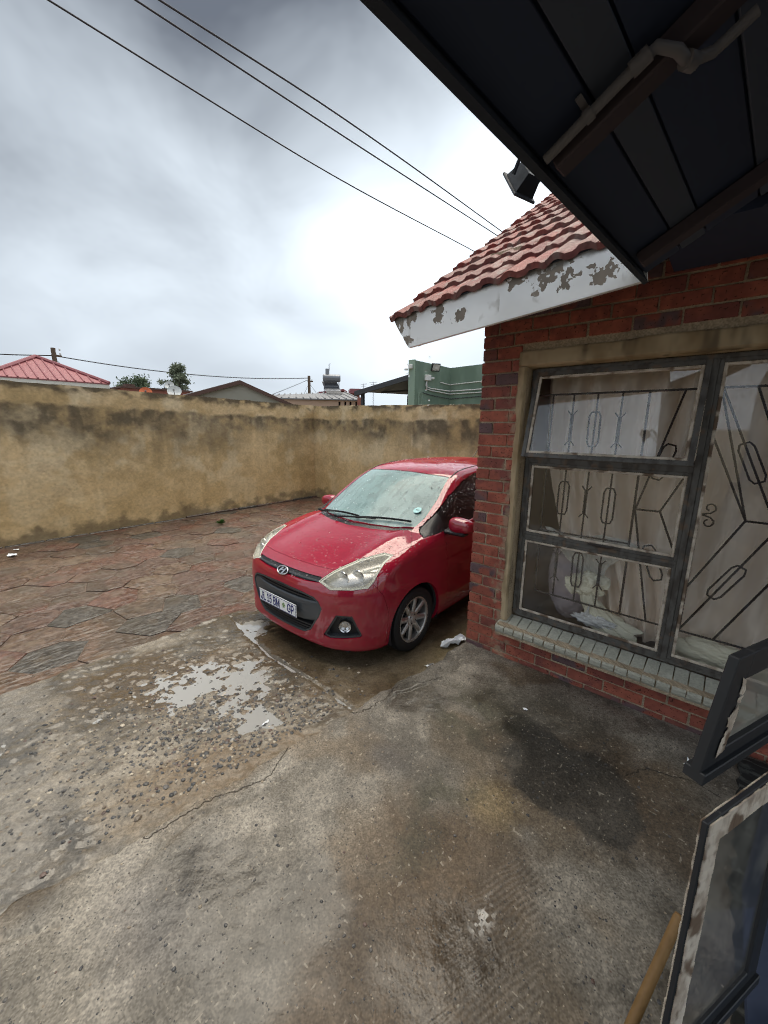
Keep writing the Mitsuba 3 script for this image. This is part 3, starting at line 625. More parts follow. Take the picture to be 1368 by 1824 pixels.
def blobmesh(c, r, seed, amp, f, sub=5, folds=0):
    m = trimesh.creation.icosphere(subdivisions=sub); v = np.array(m.vertices)
    d = 1 + amp * (fb(v * f + seed, seed, 4) - .5) * 2
    if folds: d += folds * np.sin((v[:, 0] * 7 + v[:, 2] * 4 + 4 * (fb(v * 2.3 + 3, seed + 4, 3) - .5) * 2)) * .5 - folds * .8 * np.abs(fb(v * 3.1 + 7, seed + 9, 3) - .5) * 2
    return np.asarray(c) + v * d[:, None] * np.asarray(r), np.array(m.faces)
# gathered satin drape tied in a knot, with its tail
m = MB()
v, f = blobmesh((-.60, 2.995, .690), (.115, .05, .085), 3, .20, 1.6, 5, .30); m.add(v, f)
v, f = blobmesh((-.70, 2.995, .66), (.075, .045, .075), 8, .2, 1.9, 5, .34); m.add(v, f)
n = 40; t = np.linspace(0, 1, n); a = np.linspace(0, 2 * np.pi, 60, endpoint=False)
cen = np.stack([np.interp(t, [0, .3, .7, 1], [-.62, -.60, -.53, -.40]), 2.99 + 0 * t, np.interp(t, [0, .3, .7, 1], [.66, .57, .47, .395])], 1)
rad = np.interp(t, [0, .3, .7, 1], [.045, .05, .085, .14])
P = np.array([[cen[i] + V(math.cos(q) * .95, math.sin(q) * .35, math.sin(q) * .42) * rad[i] * (1 + .20 * math.sin(q * 6 + 5 * t[i]) + .10 * math.sin(q * 11 - 3 * t[i])) for q in np.r_[a, a[0]]] for i in range(n)])
v, f = gridmesh(P); m.add(v, f)
put('satin_drape', m.get(), 'm_satin', smooth=70); say('satin_drape', 'greenish satin drape bunched into a knot behind the lowest pane', 'curtain')
# white gathered lining above the knot
n = 50; t = np.linspace(0, 1, n); s = np.linspace(-1, 1, 90); P = []
for ti in t:
    cx, cz, w = np.interp(ti, [0, .35, 1], [-.60, -.66, -.66]), np.interp(ti, [0, 1], [.72, 1.03]), np.interp(ti, [0, .4, 1], [.06, .13, .26])
    P.append([(cx + w * q + (.05 * ti * q), 3.035 + .014 * math.sin(q * 17 + 2 * ti + 2 * math.sin(q * 5)) * (.5 + ti) - .01 * (1 - ti), cz + .02 * math.sin(q * 4)) for q in s])
v, f = gridmesh(np.array(P)); put('white_lining', (v, f), 'm_drape', smooth=True); say('white_lining', 'white curtain lining gathered into the satin knot', 'curtain')
v, f = blobmesh((.10, 3.0, .41), (.22, .05, .10), 15, .16, 1.4, 5, .16); put('satin_drape_001', (v, f), 'm_satin', smooth=70); say('satin_drape_001', 'grey green satin cloth heaped on the window board right of the mullion', 'cloth'); _count['satin_drape'] = 2
v, f = blobmesh((-.80, 3.22, .62), (.16, .10, .34), 4, .12, 1.5, 5); v2 = v.copy(); q = np.abs(np.sin((v[:, 2] + v[:, 0]) * 22)) * np.abs(np.sin((v[:, 2] - v[:, 0]) * 22)); v2[:, 1] -= .012 * np.sqrt(q)
put('quilt', (v2, f), 'm_quilt', smooth=True); say('quilt', 'rolled lilac quilted blanket in the dark corner of the window', 'blanket')
v, f = blobmesh((-.55, 2.965, .425), (.13, .03, .045), 33, .45, 3.0, 4, .2); m = MB().add(v, f).tube([(-.585, 2.962, .55), (-.59, 2.955, .50), (-.60, 2.96, .45)], [.004, .008, .02], 7)
put('plastic_bag', m.get(), 'm_plastic_bag', smooth=50); say('plastic_bag', 'crumpled clear plastic bag hanging at the foot of the lowest pane', 'plastic bag')

# ------------------------------------------------------------------ tiled roof and its fascia
TL = math.radians(5.75); ex = V(math.cos(TL), 0, math.sin(TL)); PH = math.radians(32.5)
up = V(0, math.cos(PH), math.sin(PH)); up = unit(up - (up @ ex) * ex); nr = np.cross(ex, up)
R0 = V(-1.80, 2.175, 2.458)
roof_fr = frame_at(R0, ex, up, nr)
put('brick_house__roof', MB().box((-.0, .03, -.05), (2.1, 5.2, -.012), 0, roof_fr).get(), 'm_soffit_wood')
def tile_mesh(w=.262, L=.40, seed=0):
    gg = np.random.default_rng(seed); t = np.linspace(0, 1, 17); prof = []
    roll = lambda u: np.clip(np.minimum((u - .10) / .10, (.44 - u) / .10), 0, 1)
    z = .017 * (sstep(0, 1, roll(t)) + sstep(0, 1, roll(t - .5)))
    z = z + .0015 * gg.normal(size=17)
    top = np.c_[t * w, z + .020]; bot = np.c_[t * w, z - .010]
    P = []
    ring = np.vstack([top, bot[::-1], top[:1]])
    for y, sc in ((0, .0), (.006, .003), (L, .003)):
        r = ring.copy(); P.append(np.c_[r[:, 0], np.full(len(r), y), r[:, 1] + (sc if True else 0) - .0])
    v, f = gridmesh(np.array(P))
    k = len(ring); cap = []
    for i in range(16): cap += [(i, i + 1, 2 * 17 - 1 - i - 1), (i, 2 * 17 - 2 - i, 2 * 17 - 1 - i)]
    f = np.vstack([f, np.array(cap)]); m = trimesh.Trimesh(v, f, process=False); f = f[:, ::-1] if m.face_normals[np.argmax(m.triangles_center[:, 2])][2] < 0 else f
    return v, f
TV = [ply(tile_mesh(seed=s), None, smooth=30) for s in range(4)]
far = MB(); g = np.random.default_rng(9)
B4 = np.eye(4); B4[:3, :3] = np.stack([ex, up, nr], 1)
tt = math.radians(5.0)
for c in range(15):
    for i in range(8):
        x, y = -.02 + i * .248, -.012 + c * .335
        lift = .020 + g.normal(0, .0025); a = tt + g.normal(0, .004)
        Lm = np.eye(4); Lm[:3, :3] = trimesh.transformations.rotation_matrix(-a, [1, 0, 0])[:3, :3] @ trimesh.transformations.rotation_matrix(g.normal(0, .012), [0, 0, 1])[:3, :3]
        Lm[:3, 3] = (x + g.normal(0, .003), y + g.normal(0, .004), lift)
        W = np.eye(4); W[:3, 3] = R0
        M = W @ B4 @ Lm
        if c > 11:
            v, f = tile_mesh(seed=i % 4); far.add(v @ M[:3, :3].T + M[:3, 3], f)
        else: put('brick_house__roof__tile', TV[g.integers(4)], 'm_tile%d' % g.choice(3, p=[.45, .3, .25]), to_world=T4(M))
put('brick_house__roof__far_tiles', far.get(), 'm_tile1', smooth=30); say('brick_house__roof__far_tiles', kind='stuff')
# fascia board with a raked, chipped left end
top_l, bot_l = (-.012, .0), (.105, -.205)
N = 60; pts = []
edge = [( -.005 + .11 * t + .012 * (fb(V(t * 9, 1, 1), 5) - .5), -.205 * t) for t in np.linspace(0, 1, 12)]
pg = Polygon(edge + [(1.415, -.205), (1.40, .0)])
v, f = extrude(pg, .028); fa_fr = frame_at(V(-1.80, 2.20, 2.480), ex, V(-math.sin(TL), 0, math.cos(TL)), V(0, -1, 0))
put('brick_house__fascia', (fa_fr(v), f), 'm_fascia'); 
put('brick_house__fascia__drip_edge', MB().box((.05, -.004, -.012), (1.40, .003, .036), 0, fa_fr).get(), 'm_eave_edge')
put('brick_house__gable_board', MB().box((.09, .03, -.20), (.115, 5.0, -.05), 0, roof_fr).get(), 'm_fascia')
for x in (.42, 1.1): put('brick_house__rafter', MB().box((x, .04, -.17), (x + .045, 1.6, -.052), 0, roof_fr).get(), 'm_soffit_wood')

# ------------------------------------------------------------------ the wing the photograph is taken from
thing('house_wing', 'dark wing of the house at the right edge with a low eave and open casements', 'house wing')
mb = MB().box((.30, -6, -.15), (.55, -1.1, 2.7)).box((.30, -1.1, -.15), (.55, 1.86, .05)).box((.30, 1.80, .05), (.55, 1.86, 2.7)).box((.30, -1.1, 2.25), (.55, 1.80, 2.7))
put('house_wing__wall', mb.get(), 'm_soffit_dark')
e0, e1 = V(-.501, .554, 2.415), V(-.377, 2.17, 2.415); ey = unit(e1 - e0); RS = math.radians(28)
ex2 = unit(np.cross(ey, V(0, 0, 1))); up2 = V(ex2[0] * math.cos(RS), ex2[1] * math.cos(RS), math.sin(RS)); n2 = np.cross(up2, ey)
eave = frame_at(e1, up2, -ey, -n2 if n2[2] < 0 else n2)      # x up the slope, y towards the viewer, z outwards
zs = 1 if eave(V(0, 0, 1))[2] > eave(V(0, 0, 0))[2] else -1
def ebox(key, lo, hi, m, ch=0.0):
    lo, hi = list(lo), list(hi)
    if zs < 0: lo[2], hi[2] = -hi[2], -lo[2]
    return put(key, MB().box(lo, hi, ch, eave).get(), m)
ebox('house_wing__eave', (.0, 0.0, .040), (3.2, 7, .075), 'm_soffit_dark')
x = .012; g = np.random.default_rng(4)
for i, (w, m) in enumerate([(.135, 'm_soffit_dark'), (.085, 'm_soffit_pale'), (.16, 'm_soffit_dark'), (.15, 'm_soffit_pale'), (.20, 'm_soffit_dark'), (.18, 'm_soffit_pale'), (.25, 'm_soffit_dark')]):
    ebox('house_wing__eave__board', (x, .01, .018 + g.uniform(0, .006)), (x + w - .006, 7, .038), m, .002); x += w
ebox('house_wing__eave__edge_strip', (-.012, 0, -.012), (.006, 7, .09), 'm_eave_edge')
for y in (.20, 1.00, 1.9, 2.9): ebox('house_wing__rafter', (.03, y, -.030), (3.1, y + .055, .018), 'm_soffit_wood', .004)
m = MB(); h = -.012 * zs
m.tube([eave(V(.022, 1.083, h)), eave(V(.22, 1.083, h))], .0115, 10); m.tube([eave(V(.22, 1.083, h)), eave(V(.262, 1.078, h)), eave(V(.285, 1.055, h * 3)), eave(V(.292, 1.02, h * 4)), eave(V(.330, .985, h * 4)), eave(V(.40, .985, h * 4))], .0115, 10)
m.tube([eave(V(.215, 1.083, h)), eave(V(.25, 1.082, h))], .0165, 10).tube([eave(V(.29, 1.03, h * 3.9)), eave(V(.30, 1.005, h * 4))], .0165, 10)
put('house_wing__conduit', m.get(), 'm_conduit', smooth=50)
m = MB(); m.tube([eave(V(.118, 1.083, h)), eave(V(.136, 1.083, h))], .015, 12); lo, hi = sorted((.010 * zs, .016 * zs)); m.box((.120, 1.06, lo), (.134, 1.118, hi), 0, eave)
put('house_wing__conduit__saddle', m.get(), 'm_conduit', smooth=50)
put('house_wing__added_shade_board', MB().box((-.352, 2.19, 2.60), (2.6, 2.752, 2.64)).get(), 'm_soffit_dark')  # added panel, closes the corner and keeps sky light off the facade
v, f = extrude(Polygon([(-.03, 2.60), (2.6, 2.60), (2.6, 3.99)]), .014); put('house_wing__added_leak_board', (frame_at((0, 2.188, 0), (1, 0, 0), (0, 0, 1), (0, -1, 0))(v), f), 'm_soffit_dark')  # added board, shuts the light leak between panel and roof slope
# open casements of the wing
cdir = V(math.sin(math.radians(24)), math.cos(math.radians(24)), 0); cn = V(-cdir[1], cdir[0], 0)
def casement(o, L, H, lean, stile, rail, d, mface, flakes, label):
    """o: lower free corner; x along the sash towards its hinge, z up, y out of its face"""
    ez = unit(V(lean[0], lean[1], 1)); fr = frame_at(o, cdir, np.cross(ez, cdir), ez)
    m = MB()
    for a, b, c, e in ((0, stile, 0, H), (L - stile, L, 0, H), (stile, L - stile, H - stile, H), (stile, L - stile, 0, rail)): m.box((a, -d, c), (b, d, e), .002, fr)
    m.box((.0, -d - .010, -.012), (L, d + .010, rail * .30), .002, fr)
    k = put('house_wing__casement', m.get(), 'm_black_paint', smooth=20); say(k, label)
    g = np.random.default_rng(int(H * 1000)); m = MB()
    for yy in (d + .0005, -d - .0045):
        if mface:
            for a, b, c, e in ((.003, stile + .004, rail, H - .003), (stile, L - .01, H - stile - .004, H - .003)):
                n = int(max(b - a, e - c) / .03)
                for q in range(n):
                    if e - c > b - a: lo, hi = (a + g.uniform(0, .004), yy, c + (e - c) * q / n), (b - g.uniform(0, .006), yy + .004 + g.uniform(0, .0015), c + (e - c) * (q + 1) / n - .0004)
                    else: lo, hi = (a + (b - a) * q / n, yy, c + g.uniform(0, .005)), (a + (b - a) * (q + 1) / n - .0004, yy + .004 + g.uniform(0, .0015), e - g.uniform(0, .003))
                    m.box(lo, hi, .0012, fr)
        for _ in range(flakes):
            z = rail + (H - rail - stile) * g.beta(.8, 1.1); r = g.uniform(.005, .018); v, f = hull([(stile + .006 - abs(g.normal(0, 1)) * r * 1.0, yy + .002 + g.uniform(-.002, .002), z + g.normal(0, 1) * r * .8) for _ in range(9)]); m.add(fr(v), f)
    put(k + '__putty', m.get(), 'm_putty', smooth=20)
    p = np.array([[stile, .002, rail], [L - stile, .002, rail], [L - stile, .002, H - stile], [stile, .002, H - stile]])
    put(k + '__pane', (fr(p), np.array([[0, 1, 2], [0, 2, 3]])), 'm_dirty_glass' if mface else 'm_grey_sheen_glass')
casement(V(.048, .975, 1.058), .56, .275, (.10, .20), .062, .045, .010, 0, 30, 'black casement light with flaking putty standing open, upper one')
casement(V(.095, .963, .146), .50, .722, (-.003, .187), .062, .05, .0065, 1, 0, 'lower open casement light with chipped pale putty')
# ------------------------------------------------------------------ the red hatchback
def paint(key, c, flake=.25):
    scene[key] = {'type': 'principled', 'base_color': rgb(*c), 'roughness': .06, 'eta': 1.85, 'clearcoat': 1.0, 'clearcoat_gloss': .98}
paint('m_car_red', (.28, .004, .022))
mat('m_car_black', (.018, .018, .020), .38, .5); mat('m_car_satin', (.045, .050, .056), .30, .6); mat('m_rubber', (.012, .012, .013), .55, .4)
mat('m_alloy', (.55, .53, .51), .32, .5, .85); mat('m_chrome', (.75, .75, .76), .12, .5, 1.0); mat('m_trim_grey', (.045, .045, .045), .8, .3)
scene['m_lamp_lens'] = {'type': 'blendbsdf', 'weight': proc(lambda p, n, uv: 0.06 + 0.20 * soft(0.3, 0.7, fbm(p.x * 12, p.y * 12, p.z * 12, 3))), 'a': {'type': 'thindielectric', 'int_ior': 1.5},
                        'b': {'type': 'twosided', 'bsdf': {'type': 'principled', 'base_color': rgb(.66, .65, .55), 'roughness': .3, 'specular': .5}}}
scene['m_lamp_rim'] = {'type': 'twosided', 'bsdf': {'type': 'principled', 'base_color': rgb(.70, .69, .60), 'roughness': .35, 'specular': .5}}
scene['m_windscreen'] = {'type': 'blendbsdf', 'weight': proc(lambda p, n, uv: 0.42 + 0.22 * fbm(p.x * 5, p.y * 5, p.z * 5, 3) + 0.10 * soft(.62, .78, noise(p.x * 110, p.y * 110, p.z * 110)) - .10 * soft(.5, .7, noise(p.x * 34, p.y * 9, p.z * 9))),
                         'a': {'type': 'thindielectric', 'int_ior': 1.52}, 'b': {'type': 'twosided', 'bsdf': {'type': 'principled', 'base_color': rgb(.38, .56, .56), 'roughness': .22, 'specular': .6}}}
scene['m_tint_glass'] = {'type': 'blendbsdf', 'weight': .78, 'a': {'type': 'thindielectric', 'int_ior': 1.52}, 'b': {'type': 'twosided', 'bsdf': {'type': 'principled', 'base_color': rgb(.014, .014, .015), 'roughness': .06, 'specular': .5}}}
mat('m_plate', (.78, .78, .76), .4, .4); mat('m_plate_blue', (.035, .04, .16), .5, .3); mat('m_disc', (.45, .74, .74), .6, .3); mat('m_plate_green', (.16, .25, .10), .6, .3)
scene['m_drop'] = {'type': 'dielectric', 'int_ior': 1.33}
def surface_nets(fn, lo, hi, h):
    """Closed smooth mesh of fn = 0 (fn < 0 inside), vertices pulled onto the surface."""
    lo = np.asarray(lo, float); n = np.ceil((np.asarray(hi) - lo) / h).astype(int) + 1
    ax = [lo[k] + h * np.arange(n[k]) for k in range(3)]
    X, Y, Z = np.meshgrid(*ax, indexing='ij', sparse=True)
    S = np.broadcast_to(fn(X, Y, Z), n).astype(np.float32)
    c = np.stack([S[i:n[0] - 1 + i, j:n[1] - 1 + j, k:n[2] - 1 + k] for i in (0, 1) for j in (0, 1) for k in (0, 1)], -1)
    act = (c.min(-1) < 0) & (c.max(-1) >= 0)
    idx = -np.ones(act.shape, int); idx[act] = np.arange(act.sum())
    ca = c[act]; base = np.argwhere(act)
    corner = np.array([(i, j, k) for i in (0, 1) for j in (0, 1) for k in (0, 1)], float)
    acc = np.zeros((len(ca), 3)); cnt = np.zeros(len(ca))
    for a in range(8):
        for b in range(a + 1, 8):
            if np.abs(corner[a] - corner[b]).sum() != 1: continue
            m = (ca[:, a] < 0) != (ca[:, b] < 0)
            t = np.where(m, ca[:, a] / np.where(m, ca[:, a] - ca[:, b], 1), 0)
            acc += m[:, None] * (corner[a] + t[:, None] * (corner[b] - corner[a])); cnt += m
    v = lo + h * (base + acc / cnt[:, None])
    faces = []
    for d in range(3):
        e = [1, 1, 1]; o1, o2 = [(1, 2), (2, 0), (0, 1)][d]
        s0 = [slice(1, n[k] - 1) for k in range(3)]; s0[d] = slice(0, n[d] - 1)
        s1 = list(s0); s1[d] = slice(1, n[d])
        A, B = S[tuple(s0)] < 0, S[tuple(s1)] < 0
        for sgn in (0, 1):
            q = np.argwhere((A & ~B) if sgn == 0 else (~A & B))
            off = np.array([s.start for s in s0]); q = q + off
            def at(a, b):
                p = q.copy(); p[:, o1] -= a; p[:, o2] -= b
                return idx[p[:, 0], p[:, 1], p[:, 2]]
            quad = np.stack([at(1, 1), at(0, 1), at(0, 0), at(1, 0)], 1)
            faces.append(quad if sgn == 0 else quad[:, ::-1])
    f = np.vstack(faces)
    for _ in range(3):   # Newton steps on to the surface
        e = 1e-3
        f0 = fn(v[:, 0], v[:, 1], v[:, 2])
        g = np.stack([(fn(*(v + e * np.eye(3)[k]).T) - f0) / e for k in range(3)], 1)
        v = v - np.clip(0.8 * f0 / np.maximum((g * g).sum(1), 0.2), -h / 2, h / 2)[:, None] * g
    tri = np.vstack([f[:, [0, 1, 2]], f[:, [0, 2, 3]]])
    return v, tri

def smax(a, b, r):
    h = np.clip(0.5 + 0.5 * (a - b) / r, 0, 1)
    return b + (a - b) * h + r * h * (1 - h)
def smin(a, b, r): return -smax(-a, -b, r)
def pl(x, pts):
    """smooth curve through points (x ascending)"""
    from scipy.interpolate import PchipInterpolator
    p = np.array(pts, float)
    return PchipInterpolator(p[:, 0], p[:, 1], extrapolate=True)(np.clip(x, p[0, 0], p[-1, 0]))

def car_body(x, y, z):
    ay = np.sqrt(y * y + 1e-6)
    # lower body
    W = pl(x, [(-2.99, .70), (-2.9, .76), (-2.6, .805), (-2.0, .825), (-1.0, .83), (-.2, .825), (.2, .815), (.45, .80), (.8, .76)])
    flare = .016 * np.exp(-((x) / .33) ** 2) + .016 * np.exp(-((x + 2.425) / .36) ** 2)
    wz = pl(z, [(.15, -.06), (.22, -.02), (.35, 0), (.62, .004), (.72, -.004), (.85, -.012), (.97, -.05), (1.1, -.11)])
    ds = ay - W - flare * (1 - np.clip((z - .7) / .25, 0, 1)) - wz
    ds = ds + .012 * np.exp(-((z - .5) / .10) ** 2) * np.clip((-.45 - x) / .2, 0, 1) * np.clip((x + 2.0) / .2, 0, 1)
    xf = pl(z, [(.14, .66), (.18, .735), (.23, .765), (.30, .765), (.42, .772), (.55, .772), (.64, .765), (.70, .748), (.76, .715), (.82, .65), (.9, .5)])
    df = (x - xf + .17 * (ay / .62) ** 2.2 * .5 + .16 * np.clip((ay - .45) / .35, 0, 2) ** 2) * .93
    hood = pl(x, [(-.6, 1.04), (-.25, 1.01), (-.05, .98), (.2, .925), (.45, .86), (.62, .805), (.75, .74)])
    belt = pl(x, [(-2.99, 1.03), (-2.4, 1.03), (-1.5, 1.0), (-.6, .96), (-.2, .955), (.2, .90), (.45, .85), (.8, .74)])
    crown = np.clip(ay / .78, 0, 1.2)
    zt = hood - .045 * crown ** 2.5 + .014 * np.exp(-((ay - .55) / .10) ** 2)
    dt = (z - zt) * .96
    db = .155 + .05 * np.clip((x - .35) / .4, 0, 1) - z
    low = smax(smax(ds, df, .10), dt, .06)
    low = smax(low, db, .03)
    low = smax(low, -(x - pl(z, [(.2, -2.93), (.45, -2.985), (.7, -2.98), (1.0, -2.95), (1.2, -2.9)])), .08)
    # greenhouse
    kx = .18 * (ay / .62) ** 2
    dw = ((x + .035 + kx) * .505 + (z - .97) * .863) - .012
    zr = pl(x, [(-2.99, 1.36), (-2.7, 1.44), (-2.2, 1.49), (-1.6, 1.503), (-1.2, 1.485), (-.95, 1.45), (-.6, 1.36)])
    dr = (z - zr + .055 * (ay / .6) ** 2.4)
    wg = pl(z, [(.8, .80), (.95, .775), (1.1, .73), (1.25, .672), (1.4, .60), (1.5, .55)]) - .06 * np.clip((-2.2 - x) / .8, 0, 1)
    dg = (ay - wg) * .93
    dre = -(x - pl(z, [(.9, -2.95), (1.1, -2.90), (1.3, -2.80), (1.45, -2.70)])) * .95
    g = smax(smax(dw, dr, .08), smax(dg, dre, .10), .05)
    g = smax(g, .8 - z, .02)
    return smin(low, g, .025)

CAR = thing('parked_car', 'wet red hatchback parked nose out beside the brick house', 'car')
CO = V(-2.60, 2.50, -.100)
def cw(v): v = np.asarray(v, float); return CO + np.stack([v[..., 1], -v[..., 0], v[..., 2]], -1)
def cput(key, vf, m, smooth=False, **kw): return put(CAR + '__' + key, (cw(vf[0]), vf[1]), m, smooth=smooth, **kw)
def sdf_at(v): return car_body(v[:, 0], v[:, 1], v[:, 2])
LO, HI = (-3.06, -.93, .1), (.86, .93, 1.56)
body = man(*surface_nets(car_body, LO, HI, .018))
inn = man(*surface_nets(lambda x, y, z: car_body(x, y, z) + .028, LO, HI, .03))
rec = man(*surface_nets(lambda x, y, z: car_body(x, y, z) + .055, LO, HI, .03))
thin = man(*surface_nets(lambda x, y, z: car_body(x, y, z) + .012, LO, HI, .024))
def prism(pts, d, lo, hi):
    """outline of 3D points swept along d, from lo to hi either side of their centroid"""
    pts = np.array(pts, float); c = pts.mean(0); d = unit(d); a = unit(np.cross(d, [0, 0, 1]) if abs(d[2]) < .9 else np.cross(d, [0, 1, 0])); b = np.cross(d, a)
    q = np.c_[(pts - c) @ a, (pts - c) @ b]; pg = Polygon(q).buffer(0)
    return pg, (c, a, b, d), lo, hi
def solid(pr, grow=0.0):
    pg, (c, a, b, d), lo, hi = pr
    g2 = pg.buffer(grow, join_style=1, quad_segs=4) if grow else pg
    v, f = extrude(g2, hi - lo)
    v = c + np.outer(v[:, 0], a) + np.outer(v[:, 1], b) + np.outer(v[:, 2] + lo, d)
    m = trimesh.Trimesh(v, f, process=True)
    if m.volume < 0: m.invert()
    return man(np.array(m.vertices), np.array(m.faces))
def mirror(m): return m.mirror((0, 1, 0))
def sym(half): return half + [(x, -y, z) for x, y, z in half[::-1] if abs(y) > 1e-6]
def skin(m, off=0.0, tol=.006, level=0.0):
    """the outer faces of a piece cut from the body"""
    v, f = unman(m); d = np.abs(sdf_at(v[f].mean(1)) + level)
    f = f[d < tol]; used = np.unique(f); mp = -np.ones(len(v), int); mp[used] = np.arange(len(used)); v, f = v[used], mp[f]
    if off:
        e = 1e-3; s0 = sdf_at(v); g = np.stack([(sdf_at(v + e * np.eye(3)[k]) - s0) / e for k in range(3)], 1); v = v - off * g / np.linalg.norm(g, axis=1, keepdims=True)
    return v, f
def on_body(v, off):
    """moves points on to the surface at height off above the body"""
    v = np.array(v, float)
    for _ in range(4):
        e = 1e-3; s0 = sdf_at(v); g = np.stack([(sdf_at(v + e * np.eye(3)[k]) - s0) / e for k in range(3)], 1); v = v - ((s0 - off) / (g * g).sum(1))[:, None] * g
    return v, g / np.linalg.norm(g, axis=1, keepdims=True)

shell = body - inn
# --- outlines
P_ws = prism(sym([(-.835, 0, 1.425), (-.845, .30, 1.42), (-.905, .525, 1.395), (-.60, .598, 1.216), (-.37, .618, 1.085), (-.245, .600, 1.016), (-.155, .444, 1.002), (-.092, .22, 1.003), (-.070, 0, 1.003)]), (.505, 0, .863), -.16, .2)
P_cowl = prism(sym([(-.055, 0, .99), (-.085, .22, 1.0), (-.15, .444, 1.0), (-.235, .60, 1.01), (-.192, .605, .99), (-.108, .495, .98), (-.034, .263, .97), (.0, 0, .97)]), (0, 0, 1), -.3, .3)
P_hood = prism(sym([(.628, 0, 0), (.617, .268, 0), (.585, .481, 0), (.500, .505, 0), (.406, .552, 0), (.225, .650, 0), (.195, .725, 0), (.013, .755, 0), (-.192, .607, 0), (-.108, .495, 0), (-.034, .263, 0), (0, 0, 0)]), (0, 0, 1), .6, 1.3)
P_hl = prism([(.697, .402, .728), (.599, .465, .80), (.406, .556, .867), (.225, .650, .897), (.200, .725, .888), (.307, .732, .855), (.393, .748, .81), (.463, .755, .748), (.507, .738, .706), (.594, .659, .695), (.688, .52, .688)], (.62, .55, .56), -.16, .3)
P_strip = prism(sym([(.7, 0, .752), (.7, .30, .752), (.7, .408, .754), (.7, .405, .722), (.7, .28, .711), (.7, 0, .708)]), (1, 0, 0), -.10, .3)
P_gr = prism(sym([(.7, 0, .635), (.7, .25, .625), (.7, .386, .607), (.7, .432, .580), (.7, .462, .532), (.7, .436, .465), (.7, .348, .330), (.7, .277, .288), (.7, 0, .284)]), (1, 0, 0), -.02, .3)
P_bar = prism(sym([(.7, 0, .556), (.7, .21, .556), (.7, .40, .566), (.7, .445, .54), (.7, .425, .455), (.7, .38, .405), (.7, .20, .385), (.7, 0, .380)]), (1, 0, 0), -.02, .3)
P_fog = prism([(.679, .572, .496), (.608, .668, .493), (.556, .720, .335), (.568, .712, .318), (.699, .522, .300), (.720, .474, .318)], (.77, .64, 0), -.07, .3)
P_side = prism([(-.175, 0, .955), (-.42, 0, 1.085), (-.69, 0, 1.235), (-1.0, 0, 1.345), (-1.3, 0, 1.40), (-1.7, 0, 1.415), (-2.1, 0, 1.405), (-2.42, 0, 1.36), (-2.58, 0, 1.22), (-2.40, 0, 1.075), (-1.5, 0, 1.02), (-.9, 0, .985), (-.40, 0, .965)], (0, 1, 0), .3, 1.2)
P_rear = prism(sym([(0, 0, 1.36), (0, .42, 1.34), (0, .56, 1.10), (0, 0, 1.07)]), (-1, 0, 0), 2.3, 3.2)
P_bump = prism([(.95, 0, .1), (.95, 0, .87), (.62, 0, .87), (.56, 0, .80), (.475, 0, .742), (.405, 0, .63), (.362, 0, .50), (.362, 0, .1)], (0, 1, 0), -1.2, 1.2)
P_door1 = prism([(-.43, 0, .93), (-.47, 0, .5), (-.46, 0, .27), (-1.42, 0, .27), (-1.45, 0, .6), (-1.42, 0, .975), (-.9, 0, .955)], (0, 1, 0), .3, 1.2)
P_door2 = prism([(-1.44, 0, .975), (-1.465, 0, .6), (-1.44, 0, .27), (-2.02, 0, .27), (-2.12, 0, .55), (-2.35, 0, .70), (-2.40, 0, 1.03)], (0, 1, 0), .3, 1.2)
S = {k: solid(v) for k, v in dict(ws=P_ws, cowl=P_cowl, hood=P_hood, hl=P_hl, strip=P_strip, gr=P_gr, bar=P_bar, fog=P_fog, side=P_side, rear=P_rear, bump=P_bump, d1=P_door1, d2=P_door2).items()}
G = {k: solid(v, .0030) for k, v in dict(ws=P_ws, cowl=P_cowl, hood=P_hood, hl=P_hl, strip=P_strip, gr=P_gr, fog=P_fog, side=P_side, rear=P_rear, bump=P_bump, d1=P_door1, d2=P_door2).items()}
two = lambda m: m + mirror(m)
wells = manifold3d.Manifold()
for wx in (0.0, -2.425):
    c = manifold3d.Manifold.cylinder(.42, .332, .332, 64).rotate((90, 0, 0)).translate((wx, .96, .283)); wells = wells + c + mirror(c)
holes = G['ws'] + G['cowl'] + two(G['hl']) + G['strip'] + G['gr'] + two(G['fog']) + two(G['side']) + G['rear']
hood = (shell ^ S['hood']) - two(G['hl']) - G['cowl'] - G['ws']
bumper = ((shell ^ S['bump']) - G['hood']) - two(G['hl']) - G['strip'] - G['gr'] - two(G['fog']) - wells
doors = []
for s in (0, 1):
    for k in ('d1', 'd2'):
        d = S[k] if s == 0 else mirror(S[k]); doors.append((shell ^ d) - two(G['side']) - wells)
main = shell - holes - G['hood'] - G['bump'] - two(G['d1']) - two(G['d2']) - wells
cput('body', unman(main), 'm_car_red', 38); cput('bonnet', unman(hood), 'm_car_red', 38); cput('front_bumper', unman(bumper), 'm_car_red', 32)
for d in doors: cput('door', unman(d), 'm_car_red', 38)
# dark inside: lining, engine bay and wheel arches seen through gaps
liner = ((inn - rec) - S['ws'] - two(S['side']) - S['rear'] - wells - G['gr'] - two(G['fog']) - two(G['hl']))
cput('inner_lining', unman(liner), 'm_trim_grey', 40)
for wx in (0.0, -2.425):
    for s in (1, -1):
        v, f = lathe([(.335, .16), (.335, -.17), (.05, -.17)], 40); v = np.stack([v[:, 0] + wx, s * (v[:, 2] + .66), v[:, 1] + .283], -1); m = v[:, 2] > .16; keep = m[f].all(1); cput('wheel_arch', (v, f[keep]), 'm_car_black', 40)
cput('underbody', MB().box((-2.85, -.62, .17), (.60, .62, .24)).get(), 'm_car_black')
